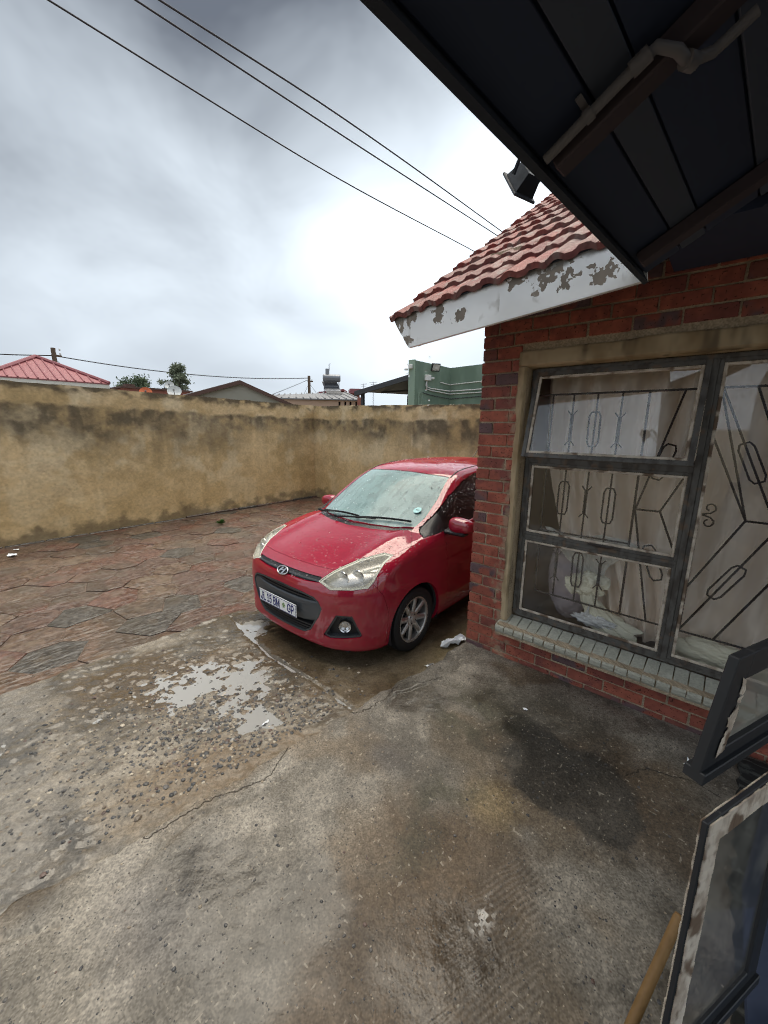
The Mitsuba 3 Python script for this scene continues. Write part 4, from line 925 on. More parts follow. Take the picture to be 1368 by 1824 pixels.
# --- glass
cput('windscreen', skin(body ^ S['ws'], .004), 'm_windscreen', True)
ring = S['ws'] - solid((P_ws[0].buffer(-.032, join_style=1), *P_ws[1:]))
cput('windscreen__black_border', skin(body ^ ring, .0062), 'm_car_black', True)
cput('scuttle', skin(thin ^ S['cowl'], 0, .006, .012), 'm_car_black', True)
for sgn in (0, 1):
    s = S['side'] if sgn == 0 else mirror(S['side'])
    cput('side_window', skin(body ^ s, .005), 'm_tint_glass', True)
    q = manifold3d.Manifold.cube((.30, 1.2, .5)).translate((-.47, 0 if sgn == 0 else -1.2, .9)); cput('quarter_panel', skin(body ^ s ^ q, .002), 'm_car_black', True)
cput('rear_window', skin(body ^ S['rear'], .004), 'm_tint_glass', True)
# --- lamps
for sgn in (0, 1):
    hl = S['hl'] if sgn == 0 else mirror(S['hl'])
    k = cput('headlight', skin(rec ^ hl, 0, .012, .055), 'm_alloy', True)
    wall_ring = S['hl'] - solid((P_hl[0].buffer(-.004), *P_hl[1:])); wall_ring = wall_ring if sgn == 0 else mirror(wall_ring)
    put(k + '__housing', (lambda vf: (cw(vf[0]), vf[1]))(unman((body - rec) ^ wall_ring)), 'm_lamp_rim', smooth=30)
    rim = solid((P_hl[0].buffer(-.005), *P_hl[1:])) - solid((P_hl[0].buffer(-.017), *P_hl[1:])); rim = rim if sgn == 0 else mirror(rim)
    put(k + '__rim', (lambda vf: (cw(vf[0]), vf[1]))(skin(body ^ rim, .0065)), 'm_lamp_rim', smooth=True)
    put(k + '__lens', (lambda vf: (cw(vf[0]), vf[1]))(skin(body ^ hl, .002)), 'm_lamp_lens', smooth=True)
    for (px, py, pz, r) in ((.50, .63, .765, .052), (.575, .545, .757, .046)):
        v, f = lathe([(.012, -.045), (r * .6, -.035), (r * .88, -.018), (r, .0), (r + .006, .003), (r + .007, -.004)], 28)
        fr = frame_at((px, py, pz), (0, 1, 0), (.16, 0, 1), (1, .15, -.10)); vv = fr(v); vv[:, 1] *= 1 if sgn == 0 else -1
        put(k + '__reflector', (cw(vv), f), 'm_chrome', smooth=40)
    v, f = chamfer_box(V(-.010, -.09, -.010), V(.010, .09, .010), .003); fr = frame_at((.42, .655, .80), (.6, .6, .2), (-.62, .62, .25), (0, 0, 1)); vv = fr(v); vv[:, 1] *= 1 if sgn == 0 else -1
    put(k + '__indicator_blade', (cw(vv), f), 'm_lamp_rim', smooth=20)
    fg = S['fog'] if sgn == 0 else mirror(S['fog'])
    cput('fog_lamp_recess', skin(rec ^ fg, 0, .012, .055), 'm_car_black', True)
    wr = S['fog'] - solid((P_fog[0].buffer(-.014), *P_fog[1:])); wr = wr if sgn == 0 else mirror(wr)
    cput('fog_lamp_frame', unman((thin - rec) ^ wr), 'm_car_satin', 30)
    fr = frame_at((.628, .615, .407), (-.64, .77, 0), (0, 0, 1), (.77, .64, 0))
    v, f = lathe([(.0, .0), (.020, -.004), (.034, .004), (.038, .014), (.046, .018), (.050, .010), (.050, -.05)], 36); vv = fr(v); vv[:, 1] *= 1 if sgn == 0 else -1
    k = cput('fog_lamp', (vv, f), 'm_chrome', 30)
    v, f = lathe([(.0, .024), (.02, .022), (.034, .016), (.039, .012)], 36); vv = fr(v); vv[:, 1] *= 1 if sgn == 0 else -1
    put(k + '__lens', (cw(vv), f), 'm_lamp_lens', smooth=True)
# --- grilles
cput('grille', skin(rec ^ S['gr'], 0, .012, .055), 'm_car_black', True)
slats = manifold3d.Manifold()
for z, t in ((.600, .012), (.578, .012), (.352, .012), (.328, .012), (.306, .012)): slats = slats + manifold3d.Manifold.cube((.4, 1.4, t)).translate((.5, -.7, z))
for i, z in enumerate((.600, .578, .352, .328, .306)):
    one = (thin - rec) ^ S['gr'] ^ manifold3d.Manifold.cube((.4, 1.4, .011)).translate((.5, -.7, z)); put(CAR + '__grille__slat', (lambda vf: (cw(vf[0]), vf[1]))(unman(one)), 'm_car_black', smooth=30)
edge = ((body - rec) ^ (S['gr'] - solid((P_gr[0].buffer(-.010, join_style=1), *P_gr[1:])))); put(CAR + '__grille__surround', (lambda vf: (cw(vf[0]), vf[1]))(unman(edge)), 'm_car_satin', smooth=30)
barm = man(*surface_nets(lambda x, y, z: smax(smax(car_body(x, y, z) + .004 + .10 * np.clip(np.abs(z - .50) - .03, 0, 1) ** 1.0, -(car_body(x, y, z) + .05), .004), smax(.372 + .05 * np.clip(np.abs(y) / .44, 0, 1) ** 3 - z, z - .562 - .02 * np.clip(np.abs(y) / .44, 0, 1) ** 3, .01), .02) + 10 * np.clip(np.abs(y) - .52, 0, 1) + 10 * np.clip(.60 - x, 0, 1), (.55, -.6, .3), (.86, .6, .65), .010))
put(CAR + '__grille__crossbar', (lambda vf: (cw(vf[0]), vf[1]))(unman(barm ^ S['gr'])), 'm_car_satin', smooth=40)
cput('upper_grille', skin(thin ^ S['strip'], -.002, .008, .012), 'm_car_black', True)
fin = (body - rec) ^ S['strip'] ^ manifold3d.Manifold.cube((.4, 1.4, .007)).translate((.5, -.7, .724)); put(CAR + '__upper_grille__slat', (lambda vf: (cw(vf[0]), vf[1]))(unman(fin)), 'm_car_satin', smooth=30)
# --- emblem: an oval ring round a leaning letter
bc, bn = on_body([(.735, 0, .726)], .010); bfr = frame_at(bc[0], (0, 1, 0), np.cross(bn[0], (0, 1, 0)), bn[0])
a = np.linspace(0, 2 * np.pi, 49); m = MB().tube([V(.066 * math.cos(q), .034 * math.sin(q), 0) for q in a], .0055, 8); m.v[0] = bfr(m.v[0])
k = cput('emblem', m.get(), 'm_chrome', 50)
sl = lambda pts: Polygon([(x + y * .55, y) for x, y in pts])
H = shapely.union_all([sl([(-.034, -.024), (-.016, -.027), (-.012, .027), (-.030, .024)]), sl([(.014, -.027), (.032, -.024), (.030, .024), (.012, .027)]), sl([(-.02, -.008), (.02, .002), (.02, .010), (-.02, .000)])])
v, f = extrude(H, .006); put(k + '__letter', (cw(bfr(v + [0, 0, -.003])), f), 'm_chrome')
v, f = lathe([(.0, -.004), (1.0, -.004), (1.0, -.012)], 40); v = v * [.066, .034, 1]; put(k + '__backing', (cw(bfr(v)), f), 'm_car_black')
# --- number plate
pc, pn = on_body([(.76, -.022, .458)], .012); pfr = frame_at(pc[0] + V(.006, 0, 0), (0, 1, 0), np.cross((1, 0, 0), (0, 1, 0)), (1, 0, 0))
v, f = chamfer_box(V(-.258, -.054, -.003), V(.258, .054, .003), .002); k = cput('number_plate', (pfr(v), f), 'm_plate')
for tx, x0, wid in (('JL', -.232, .070), ('15', -.140, .066), ('BM', -.050, .088), ('GP', .142, .088)):
    t = meshkit.text_mesh(tx, .074, .0015, bold=True); v = np.array(t.vertices); v[:, 0] = (v[:, 0] - v[:, 0].min()) / np.ptp(v[:, 0]) * wid + x0; v[:, 1] = (v[:, 1] - v[:, 1].min()) / np.ptp(v[:, 1]) * .076 - .038; v[:, 2] += .0034
    put(k + '__lettering', (cw(pfr(v)), np.array(t.faces)), 'm_plate_blue')
m = MB()
for (x, y, r) in ((.094, .016, .009), (.080, .006, .008), (.108, .006, .008), (.094, -.004, .009), (.086, -.014, .006), (.102, -.014, .006)):
    v, f = lathe([(0, .0042), (r, .0042), (r, .003)], 12); m.add(v + [x, y, 0], f)
put(k + '__crest', (cw(pfr(m.get()[0])), m.get()[1]), 'm_plate_green')
v, f = extrude(sbox(-.254, -.050, .254, .050).difference(sbox(-.250, -.046, .250, .046)), .0012); put(k + '__border', (cw(pfr(v + [0, 0, .0032])), f), 'm_plate_blue')
# --- wheels
def wheel(cx, cy, s):
    def fr(v): v = np.asarray(v); return np.stack([cx + v[:, 0], cy + s * v[:, 2], .283 + v[:, 1]], -1)
    tyre = lathe([(.190, -.075), (.215, -.088), (.255, -.088), (.276, -.074), (.283, -.05), (.2835, 0), (.283, .05), (.276, .074), (.255, .088), (.215, .086), (.196, .074), (.190, .06)], 56)
    k = cput('wheel', (fr(tyre[0]), tyre[1]), 'm_rubber', 40)
    m = MB()
    v, f = lathe([(.160, -.07), (.176, .0), (.178, .060), (.184, .074), (.198, .076), (.200, .070), (.192, .058)], 56); m.add(v, f)
    v, f = lathe([(.0, .066), (.026, .066), (.030, .060), (.056, .060), (.064, .050), (.064, .02)], 36); m.add(v, f)
    for j in range(8):
        q = j * math.pi / 4 + .2; c, sn = math.cos(q), math.sin(q)
        pr = [(.045, .024, .056), (.10, .0165, .062), (.150, .018, .066), (.186, .024, .064)]
        pts = [(r, t * e, h + dz) for r, t, h in pr for e, dz in ((-1, -.008), (-.45, 0), (.45, 0), (1, -.008))] + [(r, t * e, .026) for r, t, h in pr for e in (-.8, .8)]
        v, f = hull(pts); v = np.stack([v[:, 0] * c - v[:, 1] * sn, v[:, 0] * sn + v[:, 1] * c, v[:, 2]], -1); m.add(v, f)
    v, f = m.get(); put(k + '__rim', (cw(fr(v)), f), 'm_alloy', smooth=30)
    v, f = lathe([(.165, .012), (.04, .012), (.0, .012)], 40); put(k + '__brake_disc', (cw(fr(v)), f), 'm_car_black', smooth=30)
    for j in range(4):
        q = j * math.pi / 2 + .6; v, f = lathe([(.0, .066), (.007, .064), (.009, .05)], 10); put(k + '__wheel_nut', (cw(fr(v + [.040 * math.cos(q), .040 * math.sin(q), 0])), f), 'm_car_black', smooth=40)
for wx in (0.0, -2.425):
    for s in (1, -1): wheel(wx, s * .728, s)
# --- mirrors, wipers, roof trims, badge of the licence, sensor box
for s in (1, -1):
    m = trimesh.creation.icosphere(subdivisions=4); v = np.array(m.vertices); v = np.sign(v) * np.abs(v) ** .72
    v = v * [.075, .118, .068]; v[:, 0] *= np.where(v[:, 0] < 0, .45, 1.0); v[:, 2] *= 1 - .22 * (v[:, 1] / .118) * .6; v = v + [-.49, .935, 1.035]; v[:, 1] = v[:, 1] * s + (.15 if s < 0 else 0)
    f = np.array(m.faces); f = f if s > 0 else f[:, ::-1]
    k = cput('door_mirror', (v, f), 'm_car_red', True)
    b = MB().box((-.53, .78, .945), (-.43, .99, .985), .014); bv, bf = b.get(); bv[:, 1] = bv[:, 1] * s + (.15 if s < 0 else 0); put(k + '__foot', (cw(bv), bf if s > 0 else bf[:, ::-1]), 'm_car_black', smooth=30)
def wiper(pts, arm):
    q, nn = on_body(pts, .016); m = MB(); m.tube(q, .007, 6); m.tube(q + nn * .010, .0055, 6); q2, n2 = on_body(arm, .026); m.tube(q2, np.linspace(.011, .006, len(q2)), 6)
    v, f = lathe([(.0, .02), (.014, .016), (.016, 0)], 14); m.add(v + q2[0], f); cput('wiper', m.get(), 'm_rubber', 40)
wsl = lambda y0, y1, x0, x1, n=9: [(x0 + (x1 - x0) * t, y0 + (y1 - y0) * t, 1.0) for t in np.linspace(0, 1, n)]
wiper(wsl(-.50, .04, -.170, -.135), wsl(-.56, -.18, -.135, -.150, 5)); wiper(wsl(.02, .54, -.105, -.285), wsl(-.22, .24, -.052, -.150, 5))
for s in (1, -1):
    q, nn = on_body([(x, s * y, z) for x, y, z in ((-.91, .545, 1.395), (-1.05, .525, 1.425), (-1.25, .515, 1.45), (-1.6, .515, 1.465), (-2.0, .515, 1.46), (-2.5, .50, 1.42))], .001); cput('roof_moulding', MB().tube(q, .007, 6).get(), 'm_car_black', 40)
q, nn = on_body([(-.40, .515, 1.12)], -.002); fr = frame_at(q[0], np.cross((0, 1, 0), nn[0]), (0, 1, 0), nn[0]); v, f = lathe([(0, .008), (.040, .008)], 28); cput('licence_disc', (fr(v), f), 'm_disc')
v, f = chamfer_box(V(-.006, -.016, .0085), V(.003, .016, .0095), 0); put(CAR + '__licence_disc__print', (cw(fr(v)), f), 'm_car_black')
q, nn = on_body([(-.74, .03, 1.36)], -.028); fr = frame_at(q[0], np.cross((0, 1, 0), nn[0]), (0, 1, 0), nn[0]); v, f = chamfer_box(V(-.035, -.125, -.02), V(.035, .125, .02), .012); cput('rear_view_mirror', (fr(v), f), 'm_car_black', 30)
q, nn = on_body([(-1.35, 0, 1.5)], .0); cput('roof_aerial', MB().tube([(-2.35, 0, 1.47), (-2.55, 0, 1.62)], .004, 6).get(), 'm_car_black')
# --- cabin
m = MB().box((-.95, -.60, .86), (-.30, .60, .93), .03); cput('dashboard', m.get(), 'm_trim_grey', 30)
for s in (-1, 1):
    v, f = MB().box((-1.75, s * .34 - .22, .42), (-1.22, s * .34 + .22, .56), .05).box((-1.80, s * .34 - .22, .52), (-1.66, s * .34 + .22, 1.06), .05).box((-1.80, s * .34 - .12, 1.08), (-1.70, s * .34 + .12, 1.27), .04).get(); cput('seat', (v, f), 'm_trim_grey', 30)
a = np.linspace(0, 2 * np.pi, 30); cput('steering_wheel', MB().tube([(-1.02 - .07 * math.sin(q), -.34 + .18 * math.cos(q), .95 + .17 * math.sin(q)) for q in a], .014, 6).get(), 'm_car_black', 40)
cput('tail_light', skin(body ^ manifold3d.Manifold.cube((.5, .3, .3)).translate((-3.1, .6, .75)), -.003), 'm_lamp_rim', True)
# --- raindrops standing on the bodywork
g = np.random.default_rng(17); mb = MB()
tv, tf = skin(body); tm = trimesh.Trimesh(tv, tf, process=False); pts, fi = trimesh.sample.sample_surface(tm, 30000, seed=4); nn = tm.face_normals[fi]
ok = (nn[:, 2] > .30) & (pts[:, 0] > -1.6) & (pts[:, 1] > -.8); pts, nn = pts[ok], nn[ok]
dens = meshkit.noise(np.c_[pts[:, :2] * 3.2, pts[:, 2]], 8); sel = g.random(len(pts)) < (.22 + .70 * dens); pts, nn = pts[sel], nn[sel]
HV, HF = np.array(ICO1.vertices), np.array(ICO1.faces)
for p, n0 in zip(pts, nn):
    r = .0026 + .0062 * g.random() ** 2.4; a1 = unit(np.cross(n0, [.3, .9, .1])); b1 = np.cross(n0, a1); e = g.uniform(.75, 1.3)
    mb.add(p + r * (HV[:, :1] * a1 * e + HV[:, 1:2] * b1 / e) + HV[:, 2:] * n0 * r * .75, HF)
cput('raindrops', mb.get(), 'm_drop', True); say(CAR + '__raindrops', kind='stuff')
# ------------------------------------------------------------------ beyond the walls
mat('m_roof_pink', proc(lambda p, n, uv: mix((.23, .070, .080), (.29, .095, .105), fbm(p.x * 2, p.y * 2, p.z * 2, 3))), .45, .5)
mat('m_white_wall', (.66, .65, .60), .8, .2); mat('m_roof_grey', (.20, .20, .205), .6, .4); mat('m_barge_brown', (.105, .060, .048), .7, .3)
mat('m_render_grey', proc(lambda p, n, uv: mix((.30, .29, .24), (.37, .355, .30), fbm(p.x * 3, p.y * 3, p.z * 3, 3))), .85, .2)
mat('m_peach', (.52, .36, .26), .85, .2); mat('m_shadow_hole', (.02, .02, .02), .9, .1); mat('m_green_wall', proc(lambda p, n, uv: mix((.135, .195, .150), (.19, .26, .205), soft(.3, .7, fbm(p.x * 3 + p.y * 3, p.z * 1.2, 1, 4)))), .75, .25)
mat('m_green_pale', (.26, .35, .28), .75, .25); mat('m_carport', (.045, .048, .052), .5, .4); mat('m_carport_roof', (.13, .135, .14), .5, .4)
mat('m_pipe_white', (.62, .62, .62), .5, .4); mat('m_fixture_white', (.68, .68, .66), .5, .4); mat('m_cable', (.055, .055, .062), .6, .3); mat('m_pole', (.13, .095, .070), .8, .2)
mat('m_tank_steel', (.22, .23, .25), .35, .5, .5); mat('m_panel_dark', (.06, .065, .075), .25, .6); mat('m_foliage', (.10, .135, .080), .7, .2); mat('m_foliage2', (.17, .20, .135), .7, .2); mat('m_bark', (.10, .075, .05), .9, .2)
mat('m_orange_plastic', (.52, .13, .05), .5, .4); mat('m_dish_grey', (.50, .52, .52), .5, .4); mat('m_brick_red_far', (.30, .12, .09), .8, .2); mat('m_lamp_glass', (.55, .55, .52), .15, .6)
def quad(mb, *p): return mb.add(np.array(p, float), np.array([[0, 1, 2], [0, 2, 3]]))
def thick(mb, pts, t):
    """a flat polygon of n points thickened by t downwards"""
    p = np.array(pts, float); n = len(p); q = p - [0, 0, t]; f = []
    for k in range(1, n - 1): f += [(0, k, k + 1), (n, n + k + 1, n + k)]
    for k in range(n): j = (k + 1) % n; f += [(k, n + k, n + j), (k, n + j, j)]
    return mb.add(np.vstack([p, q]), np.array(f))

# house with the hipped red sheet roof
t = thing('metal_roof_house', 'white house with a hipped red metal roof behind the left wall', 'house')
X0, Y0, Y1, ZE, ZR = -13.35, 1.10, 3.68, 2.86, 3.56; AX = -15.0; AY = 2.44
put(t + '__wall', MB().box((-20, Y0 - 1.6, -.1), (X0 - .16, Y1 - .14, ZE - .02)).get(), 'm_white_wall')
put(t + '__gutter_board', MB().box((X0 - .05, Y0 - 1.7, ZE - .13), (X0 - .01, Y1, ZE - .005)).box((-20, Y1 - .04, ZE - .13), (X0 - .05, Y1, ZE - .005)).get(), 'm_white_wall')
yl = 2 * AY - Y1
m = MB(); thick(m, [(X0, yl, ZE), (X0, Y1, ZE), (AX, AY, ZR)], .03); thick(m, [(X0, Y1, ZE), (-20, Y1, ZE), (-20, AY, ZR), (AX, AY, ZR)], .03); thick(m, [(AX, AY, ZR), (-20, AY, ZR), (-20, yl, ZE), (X0, yl, ZE)], .03)
put(t + '__roof', m.get(), 'm_roof_pink')
for k in range(1, 13):
    y = yl + (Y1 - yl) * k / 13; s = 1 - abs(y - AY) / (Y1 - AY); a = V(X0 + .01, y, ZE + .012); b = V(X0 + (AX - X0) * s, y + 0 * s, ZE + (ZR - ZE) * s + .012)
    put(t + '__roof__seam', MB().tube([a, b], .018, 5).get(), 'm_roof_pink')
put(t + '__roof__ridge_cap', MB().tube([(X0, Y1, ZE + .02), (AX, AY, ZR + .03)], .05, 6).tube([(X0, yl, ZE + .02), (AX, AY, ZR + .03)], .05, 6).tube([(AX, AY, ZR + .03), (-20, AY, ZR + .03)], .05, 6).get(), 'm_roof_pink')
m = MB(); thick(m, [(-13.9, -1.2, 2.9), (-13.9, 1.2, 2.9), (-15.5, 1.2, 3.32), (-15.5, -1.2, 3.32)], .04); put(t + '__side_roof', m.get(), 'm_roof_pink')

# low flat building with the trees behind, and the dishes
t = thing('low_brick_building', 'low dark red flat roofed building half hidden by the left wall', 'house')
put(t + '__wall', MB().box((-24, 6.6, -.1), (-22.0, 9.7, 3.42)).get(), 'm_brick_red_far'); put(t + '__roof', MB().box((-24.1, 6.5, 3.42), (-21.9, 9.8, 3.50)).box((-23.0, 6.9, 3.5), (-22.6, 7.3, 3.66)).get(), 'm_barge_brown')
def dish(key, c, r, m, look, pole=True):
    v, f = lathe([(r * s, .32 * r * s * s) for s in np.linspace(0, 1, 9)] + [(r * .98, .32 * r - .02)] + [(r * s * .98, .32 * r * s * s - .02) for s in np.linspace(.95, 0, 6)], 24); fr = frame_at(c, np.cross((0, 0, 1), look), np.cross(look, np.cross((0, 0, 1), look)), look); put(key + '__reflector', (fr(v), f), m, smooth=40)
    q = V(*c); lk = unit(look); put(key + '__arm', MB().tube([q - V(0, 0, r * .9), q + lk * r * 1.1 - V(0, 0, r * .35)], .012, 5).tube([q + lk * r * 1.05 - V(0, 0, r * .35), q + lk * r * 1.0 - V(0, 0, r * .18)], .03, 6).get(), 'm_conduit')
    put(key + '__mast', MB().tube([q - lk * .05, q - lk * .10 - V(0, 0, .3), q - lk * .10 - V(0, 0, 2.9)], .022, 6).get(), 'm_conduit')
t = thing('satellite_dish', 'orange satellite dish peeping over the left wall', 'satellite dish'); dish(t, (-13.25, 4.55, 2.66), .17, 'm_orange_plastic', (.8, -.3, .55))
t = thing('satellite_dish', 'pale grey satellite dish with lettering, lower one beside the conifer', 'satellite dish'); dish(t, (-12.98, 5.26, 2.72), .20, 'm_dish_grey', (.75, -.4, .55))
t = thing('satellite_dish', 'small pale grey satellite dish standing highest beside the conifer', 'satellite dish'); dish(t, (-13.15, 5.20, 2.92), .13, 'm_dish_grey', (.75, -.4, .45))

# trees
def tree(label, base, top, rx, n, conic, mt, seed, leaf, cat='tree'):
    t = thing('tree', label, cat); g = np.random.default_rng(seed); b, tp = V(*base), V(*top); H = tp[2] - b[2]
    m = MB(); m.tube([b * 1.0, b + (tp - b) * .5 + V(.04, .02, 0), tp - V(0, 0, .15)], [.12, .06, .012], 7)
    for _ in range(16):
        h = g.uniform(.3, .9); a = g.random() * 6.3; rr = rx * (1.05 - h if conic else math.sin(math.pi * min(1, .2 + h * .75))) * .9; s = b + (tp - b) * h; m.tube([s, s + V(math.cos(a) * rr * .6, math.sin(a) * rr * .6, rr * .1), s + V(math.cos(a) * rr, math.sin(a) * rr, rr * .35)], [.035, .02, .006], 5)
    put(t + '__trunk', m.get(), 'm_bark', smooth=50)
    vs, fs = [], []; k = 0; clumps = []
    for _ in range(46):
        h = g.uniform(.32 if conic else .35, 1.0); a = g.random() * 6.3; lim = rx * (1.12 - h) ** .8 if conic else rx * math.sqrt(max(.04, 1 - ((h - .68) / .36) ** 2)); rr = lim * math.sqrt(g.random()); clumps.append((b + (tp - b) * h + V(math.cos(a) * rr, math.sin(a) * rr, 0), (.20 if conic else .30) * rx * g.uniform(.6, 1.2)))
    for _ in range(n):
        c, r = clumps[g.integers(len(clumps))]; p = c + g.normal(0, 1, 3) * r * .55 * V(1, 1, .7); u = unit(g.normal(0, 1, 3)); w = unit(np.cross(u, g.normal(0, 1, 3))); L = leaf * g.uniform(.6, 1.3)
        vs.append(np.array([p - u * L, p + w * L * .45, p + u * L, p - w * L * .45])); fs.append(np.array([[0, 1, 2], [0, 2, 3]]) + k); k += 4
    put(t + '__crown', (np.vstack(vs), np.vstack(fs)), mt)
tree('round dark green tree far behind the left wall', (-38.05, 12.34, 0), (-38.05, 12.34, 5.45), 1.4, 7000, False, 'm_foliage', 2, .10)
tree('feathery pale conifer between the dish and the grey gable', (-24.0, 10.0, 0), (-24.0, 10.0, 4.95), 1.25, 6500, True, 'm_foliage2', 6, .075)
tree('smaller pale bush left of the feathery conifer', (-24.4, 9.35, 0), (-24.4, 9.35, 4.15), .45, 1200, False, 'm_foliage2', 9, .07)

# grey gabled house
t = thing('gable_house', 'grey rendered house with brown barge boards and a grey tiled gable roof', 'house')
A, Lf, Rt = V(-15.61, 8.97, 3.53), V(-17.25, 7.15, 2.84), V(-13.95, 10.45, 2.56); bk = unit(V(-.86, .51, 0)) * 9
gl, gr_ = Lf.copy(), Rt.copy()
v = np.array([[*Lf[:2], -.1], [*Rt[:2], -.1], Rt - V(0, 0, .05), A - V(0, 0, .05), Lf - V(0, 0, .05)]); v2 = v + bk * .97; n5 = 5
f = [(0, 1, 2), (0, 2, 3), (0, 3, 4), (5, 7, 6), (5, 8, 7), (5, 9, 8)] + [q for k in range(5) for q in ((k, k + 5, (k + 1) % 5 + 5), (k, (k + 1) % 5 + 5, (k + 1) % 5))]
put(t + '__wall', (np.vstack([v, v2]), np.array(f)), 'm_render_grey')
out = -unit(bk) * .12; e1 = unit(Lf - A); e2 = unit(Rt - A)
m = MB(); thick(m, [A + out, Lf + e1 * .35 + out, Lf + e1 * .35 + bk, A + bk], .05); thick(m, [A + out, A + bk, Rt + e2 * .25 + bk, Rt + e2 * .25 + out], .05); put(t + '__roof', m.get(), 'm_roof_grey')
for k in range(22):
    s = k / 22; a = A + bk * s + V(0, 0, .015); b = Lf + e1 * .35 + bk * s + V(0, 0, .015)
    put(t + '__roof__tile_roll', MB().tube([a, b], .045, 5).get(), 'm_roof_grey')
m = MB()
for s, e in ((Lf + e1 * .36, e1), (Rt + e2 * .26, e2)):
    a, b = A + out * 1.1 + V(0, 0, .02), s + out * 1.1 + V(0, 0, .02); d = V(0, 0, .15); w = out * .25
    p = np.array([a, b, b - d, a - d, a + w, b + w, b - d + w, a - d + w]); m.add(p, np.array([[0, 1, 2], [0, 2, 3], [4, 6, 5], [4, 7, 6], [0, 4, 5], [0, 5, 1], [3, 2, 6], [3, 6, 7], [1, 5, 6], [1, 6, 2], [0, 3, 7], [0, 7, 4]]))
put(t + '__barge_boards', m.get(), 'm_barge_brown')

# utility poles and their cable
def pole(label, p, top, n_ins):
    t = thing('utility_pole', label, 'utility pole'); x, y = p
    put(t + '__post', MB().tube([(x, y, -.1), (x + .02, y, top)], [.13, .10], 10).get(), 'm_pole', smooth=50)
    put(t + '__crossarm', MB().box((x - .06, y - .10, top - .42), (x + .10, y + .32, top - .34)).get(), 'm_pole')
    for k in range(n_ins):
        v, f = lathe([(.0, .09), (.045, .07), (.03, .04), (.05, .02), (.03, -.02)], 10); put(t + '__insulator', (v + [x, y + .08 + .2 * (k % 2), top - .30 + .22 * (k // 2)], f), 'm_fixture_white', smooth=40)
    for s in (-1, 1): put(t + '__stay_wire', MB().tube([(x, y, top - .5), (x + .5, y + s * 1.6, top - 2.6)], .012, 5).get(), 'm_cable')
pole('dark utility pole with white insulators behind the red metal roof', (-27.5, 5.23), 5.60, 4)
pole('brown utility pole standing left of the solar water heater', (-24.95, 20.05), 5.45, 2)
def cable(key, label, pts, r, sag, cat='cable', group=None):
    P = []
    for a, b in zip(pts[:-1], pts[1:]):
        a, b = V(*a), V(*b)
        for s in np.linspace(0, 1, 25)[(1 if P else 0):]: P.append(a + (b - a) * s - V(0, 0, 4 * sag * s * (1 - s)))
    k = put(key, MB().tube(P, r, 6).get(), 'm_cable', smooth=60); say(k, label, cat, group)
cable('service_cable', 'bundled cable strung between the two utility poles', [(-25.0, -9.5, 4.9), (-27.5, 5.23, 5.22), (-24.95, 20.05, 5.30)], .028, .42)
cable('service_cable', 'thin cable dropping left from the brown utility pole', [(-24.95, 20.05, 5.2), (-24.6, 15.2, 3.4)], .018, .05)
OV = [((-5.36, 1.39, 5.6), (-5.33, 3.91, 5.6), (-4.89, 8.86, 5.6)), ((-4.74, 1.92, 5.6), (-4.55, 4.25, 5.6), (-4.18, 8.4, 5.6)), ((-4.57, 2.07, 5.6), (-4.32, 4.04, 5.6), (-4.03, 8.4, 5.6))]
for (a, b, c), lb in zip(OV, ('overhead cable crossing the sky, lowest and leftmost of the three', 'overhead cable in the sky, middle of the three', 'overhead cable in the sky, uppermost of the three')):
    a, b, c = V(*a), V(*b), V(*c); p0 = a + (a - b) * 2.2; p1 = c + (c - b) * 3; q = np.array([p0, a, b, c, p1]); s = np.r_[0, np.cumsum(np.linalg.norm(np.diff(q, axis=0), axis=1))]
    ss = np.linspace(0, s[-1], 60); P = np.stack([PchipInterpolator(s, q[:, k])(ss) for k in range(3)], 1)
    k = put('overhead_cable', MB().tube(P, .0085, 6).get(), 'm_cable', smooth=60); say(k, lb, 'cable', 'cables crossing the sky')

# peach outbuilding with tiled roof and air slots
t = thing('peach_outbuilding', 'peach walled outbuilding with grey tiled roof and dark air slots', 'outbuilding')
a, b = V(-16.75, 11.05, 0), V(-13.95, 14.35, 0); u = unit(b - a); nn = V(u[1], -u[0], 0); L = np.linalg.norm(b - a); fr = frame_at(a, u, -nn, (0, 0, 1)); zt = 2.98
m = MB(); x = 0.0
sl = [L - 1.06, L - .78, L - .52, L - .24]
for q in sl + [L]: m.box((x, 0, -.1), (q, .18, zt) if q == L else (q, .18, zt), 0, fr); x = q + .09
m.box((0, .0, zt - .06), (L, .18, zt + .02), 0, fr)
put(t + '__wall', m.get(), 'm_peach'); put(t + '__dark_inside', MB().box((0, .28, -.1), (L, .34, zt), 0, fr).get(), 'm_shadow_hole')
m = MB(); thick(m, [fr(V(-.15, -.12, zt + .05)), fr(V(L + .1, -.12, zt + .05)), fr(V(L - .5, 3.0, zt + .62)), fr(V(-.15, 3.0, zt + .40))], .05); put(t + '__roof', m.get(), 'm_roof_grey')
for k in range(14):
    s = k / 13; put(t + '__roof__tile_roll', MB().tube([fr(V(-.1 + (L + .1) * s, -.12, zt + .07)), fr(V(-.1 + (L - .5) * s, 3.0, zt + .44 + .20 * s))], .035, 5).get(), 'm_roof_grey')
t = thing('solar_water_heater', 'solar water heater with a grey tank above its dark collector panel', 'solar water heater')
c = V(-16.4, 14.7, 0); ux = unit(V(.66, .75, 0)); back = V(-.75, .66, 0)
v, f = lathe([(0, -.46), (.15, -.46), (.19, -.42), (.19, .42), (.15, .46), (0, .46)], 24); put(t + '__tank', (frame_at(c + V(0, 0, 4.23), (0, 0, 1), np.cross(ux, (0, 0, 1)), ux)(v), f), 'm_tank_steel', smooth=40)
